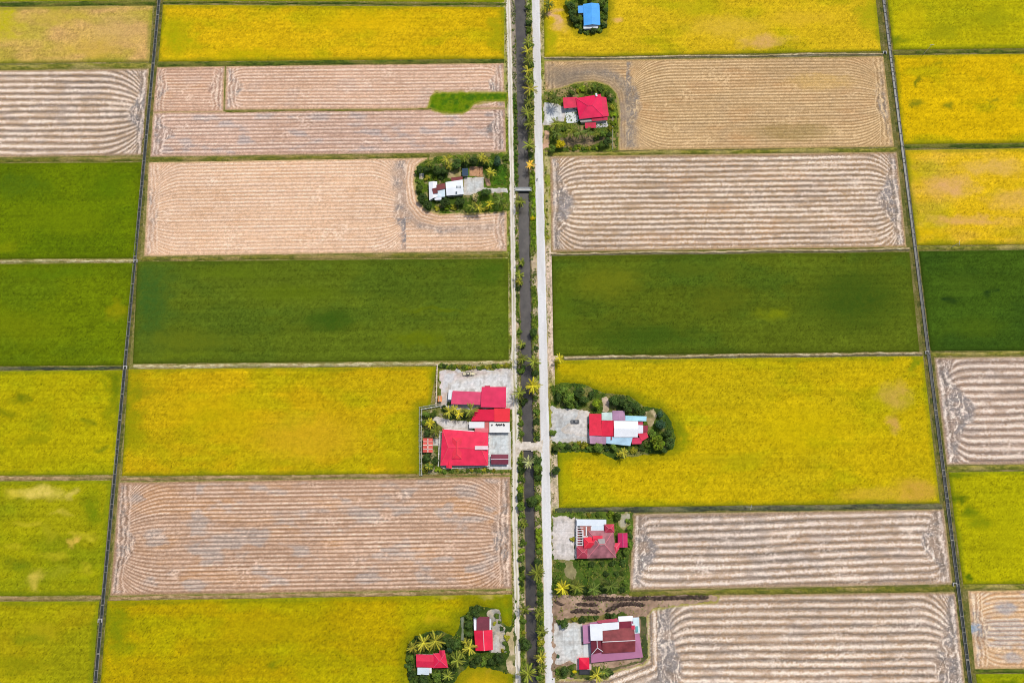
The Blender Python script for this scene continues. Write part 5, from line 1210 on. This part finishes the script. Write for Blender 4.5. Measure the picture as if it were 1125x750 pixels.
def hedge(items, kind, col, pts, wd, n):
    for i in range(n):
        t = i / max(1, n - 1) * (len(pts) - 1); k = min(int(t), len(pts) - 2); f = t - k
        items.append((kind, col if isinstance(col, str) else col[i % len(col)], lerp(pts[k][0], pts[k + 1][0], f) + random.uniform(-.8, .8), lerp(pts[k][1], pts[k + 1][1], f) + random.uniform(-.8, .8), wd * random.uniform(.8, 1.2)))
# --- canal, east bank
T = [('palm', c, x, y, w_) for c, x, y, w_ in (('mid', 580, 46, 14), ('olive', 579.5, 56, 14), ('mid', 580, 66, 15), ('olive', 580, 78, 14), ('mid', 581, 87, 14), ('olive', 582.5, 98, 17), ('mid', 581, 112, 13), ('mid', 579.5, 124, 17), ('mid', 581.5, 136, 14), ('mid', 581, 159.5, 14))]
T += [('bush', 'mid', 583, 51, 9), ('bush', 'mid', 583.5, 72, 9), ('bush', 'bright', 583, 92, 8), ('bush', 'mid', 583.5, 105, 10), ('bush', 'mid', 583, 118, 9), ('bush', 'dark', 583, 130, 9), ('bush', 'dark', 583, 170, 8), ('palm', 'orange', 582.6, 181, 11), ('bush', 'bright', 585, 200, 6), ('bush', 'yellow', 585.3, 239.5, 6), ('bush', 'bright', 586, 190, 5), ('bush', 'bright', 585, 226, 4), ('bush', 'bright', 586, 214, 5), ('bush', 'bright', 586, 250, 4), ('bush', 'bright', 586.5, 262, 4), ('bush', 'dark', 581, 25, 9), ('bush', 'mid', 581, 33, 9), ('bush', 'mid', 580, 8, 8)]
plant_cluster('on the right canal bank in the upper part', 'top', T, 'plants along the right canal bank')
T = [('tree', 'dark', 586, 365.5, 10), ('bush', 'dark', 589, 382, 6), ('palm', 'mid', 586.6, 397, 15), ('bush', 'dark', 588, 409, 9), ('palm', 'yellow', 585.3, 423.5, 17), ('palm', 'olive', 586.5, 425, 12), ('bush', 'mid', 588.5, 437, 7), ('bush', 'mid', 589.5, 452, 8), ('bush', 'dark', 589.5, 463, 8), ('twig', 'pale', 589, 471, 9), ('bush', 'dark', 591, 481, 6), ('tree', 'dark', 590, 505, 12), ('tree', 'mid', 591, 515, 12), ('bush', 'dark', 591.5, 524, 9), ('palm', 'grey', 580.5, 507.5, 13)]
plant_cluster('on the right canal bank in the middle part', 'top', T, 'plants along the right canal bank')
T = [('tree', 'dark', 583.5, 551, 14), ('tree', 'mid', 590.5, 548, 10), ('bush', 'mid', 591, 557, 8), ('bush', 'bright', 591.6, 583, 8), ('bush', 'bright', 592, 591, 8), ('bush', 'bright', 592, 599, 7), ('bush', 'mid', 592, 606, 6), ('tree', 'dark', 591.5, 617, 10), ('palm', 'mid', 590, 629, 17), ('bush', 'mid', 593, 643, 7), ('bush', 'dark', 593, 652, 7), ('bush', 'mid', 592.5, 661, 7), ('palm', 'mid', 591.6, 673, 12), ('bush', 'dark', 594.5, 684, 5), ('palm', 'mid', 595, 693.5, 12), ('bush', 'olive', 594, 705, 9), ('bush', 'yellow', 592, 700, 4), ('palm', 'olive', 594, 722, 12), ('palm', 'mid', 595, 733, 12), ('bush', 'mid', 594, 713, 8), ('palm', 'mid', 580, 739, 18), ('bush', 'dark', 583, 731, 7), ('bush', 'mid', 592, 744, 8)]
plant_cluster('on the right canal bank in the lower part', 'top', T, 'plants along the right canal bank')
# --- canal, west bank
T = [('palm', 'mid', 572, 221.5, 13), ('palm', 'mid', 572.4, 288, 10), ('palm', 'mid', 570.6, 302, 11), ('palm', 'olive', 570.4, 309, 9), ('bush', 'dark', 569, 317.5, 6), ('bush', 'mid', 569.5, 325, 6), ('bush', 'mid', 570.5, 353, 5), ('bush', 'mid', 571, 364, 6), ('palm', 'mid', 573, 378, 9), ('palm', 'mid', 573.5, 394, 13), ('bush', 'mid', 572, 408, 9), ('bush', 'dark', 575, 404, 7), ('palm', 'mid', 570.5, 431.5, 15), ('bush', 'dark', 575.2, 441, 10), ('bush', 'mid', 571.5, 453, 7), ('bush', 'mid', 572.5, 465, 7), ('bush', 'mid', 572.5, 476, 7)]
hedge(T, 'bush', ['mid', 'dark', 'mid'], [(566.6, 115), (567.5, 150), (568.5, 200)], 4.2, 17)
hedge(T, 'bush', ['bright', 'mid'], [(568, 235), (568.5, 280)], 4, 6)
plant_cluster('on the left canal bank above the dirt crossing', 'top', T, 'plants along the left canal bank')
T = [('bush', 'mid', 572, 507, 9), ('bush', 'dark', 573, 516, 10), ('bush', 'mid', 573, 526, 9), ('tree', 'dark', 571.5, 545, 9), ('bush', 'bright', 572, 537, 8), ('tree', 'mid', 572.5, 556, 10), ('bush', 'mid', 573, 566, 8), ('palm', 'mid', 575.5, 575, 10), ('bush', 'mid', 574.5, 596, 9), ('bush', 'bright', 573, 604, 8), ('bush', 'mid', 573, 614, 9), ('bush', 'dark', 573.5, 624, 8), ('bush', 'mid', 573.5, 634, 9), ('palm', 'mid', 576, 669, 12), ('bush', 'mid', 575, 681, 8), ('bush', 'olive', 575.5, 694, 5), ('tree', 'dark', 578.5, 708, 13), ('bush', 'mid', 574.5, 703, 8), ('bush', 'dark', 573, 641, 6)]
plant_cluster('on the left canal bank below the dirt crossing', 'top', T, 'plants along the left canal bank')
# --- right roadside
T = [('bush', 'mid', 607.5, 475, 8), ('tree', 'mid', 610.5, 492, 8), ('tree', 'dark', 610.8, 516.5, 10), ('palm', 'yellow', 614.5, 393.8, 11)]
hedge(T, 'bush', ['mid', 'bright', 'olive'], [(599.5, 190), (600.5, 230), (601.5, 262)], 3, 9)
plant_cluster('beside the right edge of the concrete road', 'top', T, 'roadside plants')
# --- B
T = [('palm', 'dark', 603, 5, 13), ('palm', 'mid', 601, 9, 10), ('tree', 'dark', 627, 7, 11), ('tree', 'dark', 628.5, 15, 11), ('tree', 'dark', 630, 22, 11), ('tree', 'mid', 636, 20, 10), ('tree', 'mid', 624, 4, 9), ('bush', 'mid', 633, 29, 9), ('bush', 'dark', 637.5, 34.5, 8), ('bush', 'mid', 644.5, 36, 8), ('tree', 'dark', 652, 33.5, 8), ('bush', 'mid', 658.5, 34, 8), ('bush', 'dark', 663.5, 28.5, 8), ('bush', 'mid', 664.5, 20, 8), ('bush', 'dark', 665, 11.5, 8), ('tree', 'mid', 661.5, 4, 10), ('tree', 'dark', 648, 0, 8), ('bush', 'mid', 665, -2, 9), ('tree', 'mid', 640, -3, 10), ('bush', 'dark', 628, -6, 12), ('bush', 'bright', 661, 24, 5)]
plant_cluster('around the blue-roofed farmhouse', 'left', T, 'trees around the blue-roofed farmhouse')
# --- C
T = [('palm', 'dark', 610, 109, 15), ('palm', 'mid', 607, 104, 10), ('tree', 'mid', 628.4, 102.5, 9), ('bush', 'bright', 640, 98, 9), ('bush', 'olive', 635, 100, 6), ('tree', 'mid', 652, 96.5, 10), ('palm', 'mid', 648, 96, 9), ('bush', 'mid', 660, 98.5, 9), ('bush', 'mid', 667, 103, 9), ('bush', 'dark', 670, 109, 8), ('bush', 'olive', 672, 118, 8), ('bush', 'bright', 674, 126, 9), ('bush', 'bright', 674.5, 135, 9), ('bush', 'olive', 671, 141, 7),
     ('palm', 'mid', 611, 136, 15), ('palm', 'dark', 612, 146, 13), ('palm', 'mid', 628.4, 143.5, 15), ('palm', 'dark', 637, 145.5, 15), ('palm', 'dark', 646.5, 145.5, 12), ('bush', 'mid', 620, 142, 8), ('palm', 'mid', 655, 147, 9), ('tree', 'mid', 662, 146.5, 10), ('tree', 'dark', 667.5, 156, 11), ('tree', 'mid', 661, 159, 9), ('tree', 'dark', 669, 148, 8), ('tree', 'yellow', 615.5, 158.5, 12), ('tree', 'mid', 607, 163.5, 10), ('bush', 'mid', 655, 152.5, 7)]
hedge(T, 'bush', ['olive', 'mid', 'bright'], [(627, 164), (640, 163.5), (656, 163)], 5, 9)
plant_cluster('around the crimson-roofed farmhouse', 'left', T, 'trees around the crimson-roofed farmhouse')
# --- D
T = [('palm', 'mid', 471, 178.5, 11), ('tree', 'dark', 461, 186.5, 10), ('tree', 'mid', 457.5, 189, 6), ('tree', 'dark', 469, 186, 11), ('tree', 'mid', 475, 184, 9), ('tree', 'dark', 480, 187.5, 12), ('tree', 'dark', 488.5, 187.5, 11), ('bush', 'olive', 469, 195.5, 8), ('bush', 'bright', 478.4, 196, 6), ('bush', 'dark', 485, 195, 8),
     ('palm', 'olive', 491, 175, 13), ('palm', 'olive', 493, 182, 10), ('tree', 'dark', 501.5, 180, 13), ('palm', 'mid', 511, 173.5, 11), ('tree', 'dark', 520, 177.5, 12), ('palm', 'olive', 529, 173, 11), ('palm', 'olive', 534, 176, 10), ('tree', 'mid', 537.5, 178.5, 11), ('tree', 'bluish', 546.5, 177, 13), ('bush', 'dark', 511, 181, 9), ('bush', 'dark', 529, 180.5, 8), ('palm', 'olive', 539, 189.5, 12), ('bush', 'mid', 555, 174, 8), ('bush', 'mid', 556, 183, 5), ('bush', 'bright', 556, 195, 4),
     ('tree', 'mid', 461, 207, 10), ('tree', 'dark', 464, 217.5, 12), ('tree', 'dark', 470, 225, 11), ('bush', 'mid', 460, 199, 7), ('tree', 'dark', 489, 222.5, 12), ('bush', 'bright', 491, 228, 8), ('tree', 'dark', 505, 221.5, 12), ('bush', 'olive', 498, 228, 8), ('palm', 'mid', 519, 227, 13), ('palm', 'olive', 526, 228, 12), ('twig', 'pale', 522, 217.5, 12), ('tree', 'dark', 534.5, 211.5, 13), ('palm', 'yellow', 538, 224.5, 10), ('palm', 'dark', 549, 220, 13), ('palm', 'mid', 555, 226, 9), ('tree', 'mid', 546, 228, 8), ('bush', 'olive', 480, 229, 7), ('bush', 'olive', 533, 229, 8), ('bush', 'mid', 513, 230, 7), ('bush', 'mid', 545, 214, 7)]
plant_cluster('around the white-roofed farmhouse', 'left', T, 'trees around the white-roofed farmhouse')
# --- E
T = [('palm', 'olive', 493.5, 452, 13), ('palm', 'yellow', 504, 454, 11), ('palm', 'mid', 517, 450.5, 15), ('palm', 'olive', 499, 449, 9), ('bush', 'dark', 488, 449, 9), ('bush', 'dark', 497, 457, 8), ('bush', 'dark', 510, 456, 9), ('bush', 'dark', 493, 443, 5), ('palm', 'yellow', 472.5, 465, 11), ('palm', 'mid', 479, 473, 13), ('tree', 'mid', 466.8, 464, 8), ('tree', 'mid', 468, 455, 9), ('tree', 'dark', 469, 475, 9), ('bush', 'mid', 476, 455, 8), ('bush', 'dark', 477, 466, 8),
     ('tree', 'dark', 470, 502.5, 11), ('tree', 'mid', 471.5, 512, 11), ('tree', 'dark', 478, 506, 9), ('bush', 'bright', 481, 515, 8), ('bush', 'mid', 488, 517.5, 7), ('bush', 'olive', 467, 516, 8), ('palm', 'olive', 471.5, 512.5, 9)]
hedge(T, 'bush', ['mid', 'dark', 'bright'], [(485, 402), (500, 402.5)], 6, 6)
hedge(T, 'bush', ['olive', 'mid', 'bright', 'olive'], [(504, 403), (530, 404), (556, 401)], 5.5, 13)
hedge(T, 'bush', ['mid', 'olive', 'mid'], [(497, 517), (515, 516.5), (530, 516), (543, 517)], 5, 11)
plant_cluster('in the red farm compound', 'left', T, 'trees in the farm compound')
# --- F
T = [('tree', 'mid', 618.5, 428, 13), ('tree', 'dark', 614, 436, 11), ('tree', 'mid', 625, 436, 15), ('tree', 'mid', 626, 444.5, 8), ('tree', 'dark', 636, 431, 13), ('tree', 'dark', 642, 439, 12), ('bush', 'dark', 634, 443, 9), ('tree', 'bright', 656, 443.5, 12), ('bush', 'dark', 649, 433.5, 10), ('tree', 'dark', 675, 440.5, 13), ('tree', 'dark', 684, 440, 14), ('tree', 'dark', 691, 446, 14), ('tree', 'dark', 699.5, 446.5, 11), ('bush', 'dark', 681, 448.5, 8), ('bush', 'dark', 705, 453.5, 9), ('bush', 'dark', 698, 455.5, 6), ('bush', 'dark', 654, 451.5, 5),
     ('tree', 'bluish', 725, 454.5, 8), ('tree', 'bluish', 725, 466, 12), ('tree', 'dark', 734, 475, 11), ('tree', 'dark', 736, 486, 12), ('tree', 'bright', 722.5, 486, 17), ('tree', 'mid', 716, 476, 10), ('bush', 'mid', 713, 489, 9), ('bush', 'dark', 705, 491.5, 9), ('tree', 'dark', 729, 494.5, 9), ('palm', 'olive', 685, 497.5, 11), ('palm', 'yellow', 680.5, 499, 7), ('bush', 'olive', 696, 494.5, 8), ('tree', 'mid', 674.5, 491.5, 9), ('tree', 'mid', 657, 491.5, 12), ('bush', 'dark', 665, 490, 8), ('bush', 'olive', 641.5, 489, 9), ('bush', 'mid', 648, 492, 8), ('bush', 'mid', 632, 490, 9), ('bush', 'olive', 636, 486, 5), ('bush', 'dark', 624, 490, 8), ('bush', 'mid', 616.5, 489, 9), ('bush', 'dark', 610, 494, 9), ('bush', 'bluish', 667, 493.5, 5)]
plant_cluster('around the red and white roofed house', 'left', T, 'trees around the red and white roofed house')
# --- G
T = [('tree', 'mid', 679, 567, 9), ('bush', 'bright', 670.5, 564.5, 8), ('bush', 'mid', 656, 565.5, 6), ('bush', 'olive', 647, 565.5, 5), ('bush', 'mid', 690, 572, 8), ('tree', 'mid', 692, 579, 8), ('bush', 'dark', 691.5, 588, 8), ('bush', 'mid', 692, 596, 8), ('tree', 'mid', 688, 605.5, 9), ('bush', 'mid', 681, 611, 8), ('bush', 'dark', 684, 618, 8), ('palm', 'yellow', 618, 645.5, 15), ('palm', 'mid', 633.5, 644, 15), ('palm', 'dark', 652, 646.5, 14), ('palm', 'dark', 671, 643, 15), ('bush', 'dark', 662, 646, 7), ('bush', 'mid', 687.5, 640, 7), ('bush', 'dark', 678, 630, 7), ('bush', 'dark', 662, 619, 7), ('bush', 'mid', 611, 636, 8), ('bush', 'dark', 625, 648, 7), ('bush', 'dark', 643, 648, 8), ('bush', 'mid', 640, 618, 7), ('bush', 'dark', 650, 620, 7), ('bush', 'dark', 673, 619, 8), ('bush', 'dark', 683, 648, 7), ('bush', 'mid', 645, 632, 6), ('bush', 'dark', 666, 630, 7), ('bush', 'mid', 684, 629, 6), ('bush', 'olive', 629, 592, 6), ('bush', 'mid', 628, 567, 5)]
plant_cluster('in the garden of the tiled-roof house', 'left', T, 'plants in the garden of the tiled-roof house')
# --- H
T = [('tree', 'dark', 620, 686, 10), ('bush', 'mid', 614, 683, 6), ('bush', 'olive', 631, 680.5, 7), ('bush', 'dark', 640, 680, 8), ('bush', 'mid', 648, 678.5, 6), ('bush', 'dark', 655, 678, 6), ('bush', 'dark', 668, 676.5, 7), ('tree', 'dark', 674, 676.5, 8), ('bush', 'mid', 682, 674.5, 6), ('tree', 'dark', 620, 736, 10), ('bush', 'mid', 613, 738, 7), ('bush', 'yellow', 631, 737, 5), ('bush', 'mid', 627.5, 733, 6), ('palm', 'olive', 656, 741, 14), ('palm', 'dark', 664, 737, 13), ('tree', 'dark', 670, 738, 8), ('bush', 'bluish', 613, 720.5, 4), ('bush', 'dark', 629, 741, 6)]
plant_cluster('in the garden of the mauve-roofed house', 'left', T, 'plants in the garden of the mauve-roofed house')
# --- I
T = [('tree', 'dark', 523, 671, 13), ('tree', 'mid', 516, 676, 9), ('tree', 'dark', 515, 686, 10), ('tree', 'dark', 515.5, 696, 9), ('bush', 'dark', 517, 703, 8), ('palm', 'olive', 453.5, 711, 12), ('palm', 'olive', 465.5, 705.5, 16), ('palm', 'olive', 478.5, 703.5, 18), ('bush', 'dark', 485, 710, 9), ('bush', 'dark', 459, 702, 9), ('bush', 'dark', 471, 699, 10), ('bush', 'dark', 483, 696.5, 9), ('tree', 'dark', 492, 705, 12), ('tree', 'dark', 501, 707, 12), ('tree', 'bluish', 494, 713, 9), ('palm', 'olive', 516, 711, 14), ('palm', 'olive', 512, 705.5, 9), ('palm', 'mid', 502, 725, 15), ('palm', 'mid', 508, 718, 10), ('tree', 'dark', 525, 724.5, 9), ('bush', 'mid', 532, 726, 9), ('bush', 'dark', 520, 729, 9), ('tree', 'dark', 549, 723.5, 13), ('tree', 'dark', 541, 726.5, 10), ('bush', 'mid', 535, 720, 6), ('bush', 'mid', 450, 722, 10), ('bush', 'dark', 449.5, 732, 10), ('bush', 'dark', 452, 741, 10), ('tree', 'dark', 466, 747, 12), ('tree', 'mid', 480, 743, 12), ('tree', 'dark', 490.5, 741, 12), ('palm', 'mid', 492, 742, 11), ('bush', 'mid', 457, 748, 9), ('bush', 'mid', 475, 750, 9), ('bush', 'dark', 484, 736, 8), ('bush', 'olive', 557, 700, 7), ('bush', 'mid', 546, 676, 6), ('bush', 'dark', 551, 690, 5), ('bush', 'mid', 555, 706, 6), ('bush', 'olive', 552, 714, 5), ('bush', 'mid', 549, 683, 4), ('bush', 'olive', 543, 684, 5), ('bush', 'dark', 511, 726, 8), ('bush', 'dark', 498, 736, 8)]
plant_cluster('around the two small red-roofed houses', 'left', T, 'trees around the two small red-roofed houses')

# ================================================================ grass and weeds that nobody could count
def tufts(name, zones, label, rgbs):
    rs = np.random.RandomState(5); Cn = []; Cc = []
    for poly, n, cols, size in zones:
        wp = wpoly(poly); xs = [p[0] for p in wp]; ys = [p[1] for p in wp]
        X = rs.uniform(min(xs), max(xs), n * 3); Y = rs.uniform(min(ys), max(ys), n * 3); m = sdf_poly(X, Y, wp) < -.3
        m &= fbm(X / 3, Y / 3, 33) > .42
        for cp in CONC: m &= sdf_poly(X, Y, cp) > .2
        X, Y = X[m][:n], Y[m][:n]; s = rs.uniform(.4, 1.0, len(X)) * size
        Cn.append(np.stack([X, Y, .12 + s * .3], 1)); cs = np.array([lin(c) for c in cols])[rs.randint(0, len(cols), len(X))] / .95
        Cc.append(np.concatenate([cs * rs.uniform(.7, 1.3, (len(X), 1)), s[:, None]], 1))
    Cn = np.concatenate(Cn); Cc = np.concatenate(Cc); V = []; F_ = []; C = []
    for k in range(3):
        nr = rs.randn(len(Cn), 3) * .6; nr[:, 2] += .9; nr /= np.linalg.norm(nr, axis=1)[:, None]
        v, f = leafquads(Cn + rs.randn(len(Cn), 3) * .12, nr, Cc[:, 3] * .55, rs); F_.append(f + sum(len(x) for x in V)); V.append(v); C.append(np.repeat(Cc[:, :3] * rs.uniform(.8, 1.2, (len(Cn), 1)), 4, 0))
    V = np.concatenate(V); V[:, 2] = np.maximum(V[:, 2], .02)
    m = leafmat('grass_blades', (255, 255, 255), 1.0, 0)
    o = centred(name, V, np.concatenate(F_), np.clip(np.concatenate(C), .002, .8), m); tag(o, label, 'grass', kind='stuff')
Gc = [(96, 128, 26), (70, 100, 22), (120, 140, 40), (150, 150, 60)]
Z_ = [(LOT[k], 1300, Gc, 1.0) for k in 'BCDEFGI'] + [(LOT['H'], 500, Gc, .9)]
for y0 in range(-60, 800, 40):
    def band(a, b): 
        f = lambda x, y: 513 + (x - 513) * (3595 + y) / (3595 + 375.0)
        return [(f(a, y0), y0), (f(b, y0), y0), (f(b, y0 + 40), y0 + 40), (f(a, y0 + 40), y0 + 40)]
    Z_ += [(band(566.5, 572.5), 150, Gc, .8), (band(583.5, 591.5), 240, Gc, .9), (band(602, 606), 60, [(150, 150, 60), (120, 130, 40), (190, 175, 110)], .7), (band(558.5, 562), 60, [(150, 150, 60), (120, 130, 40)], .7)]
tufts('grass', Z_, 'tufts of grass and weeds on the canal banks and in the homestead gardens', None)
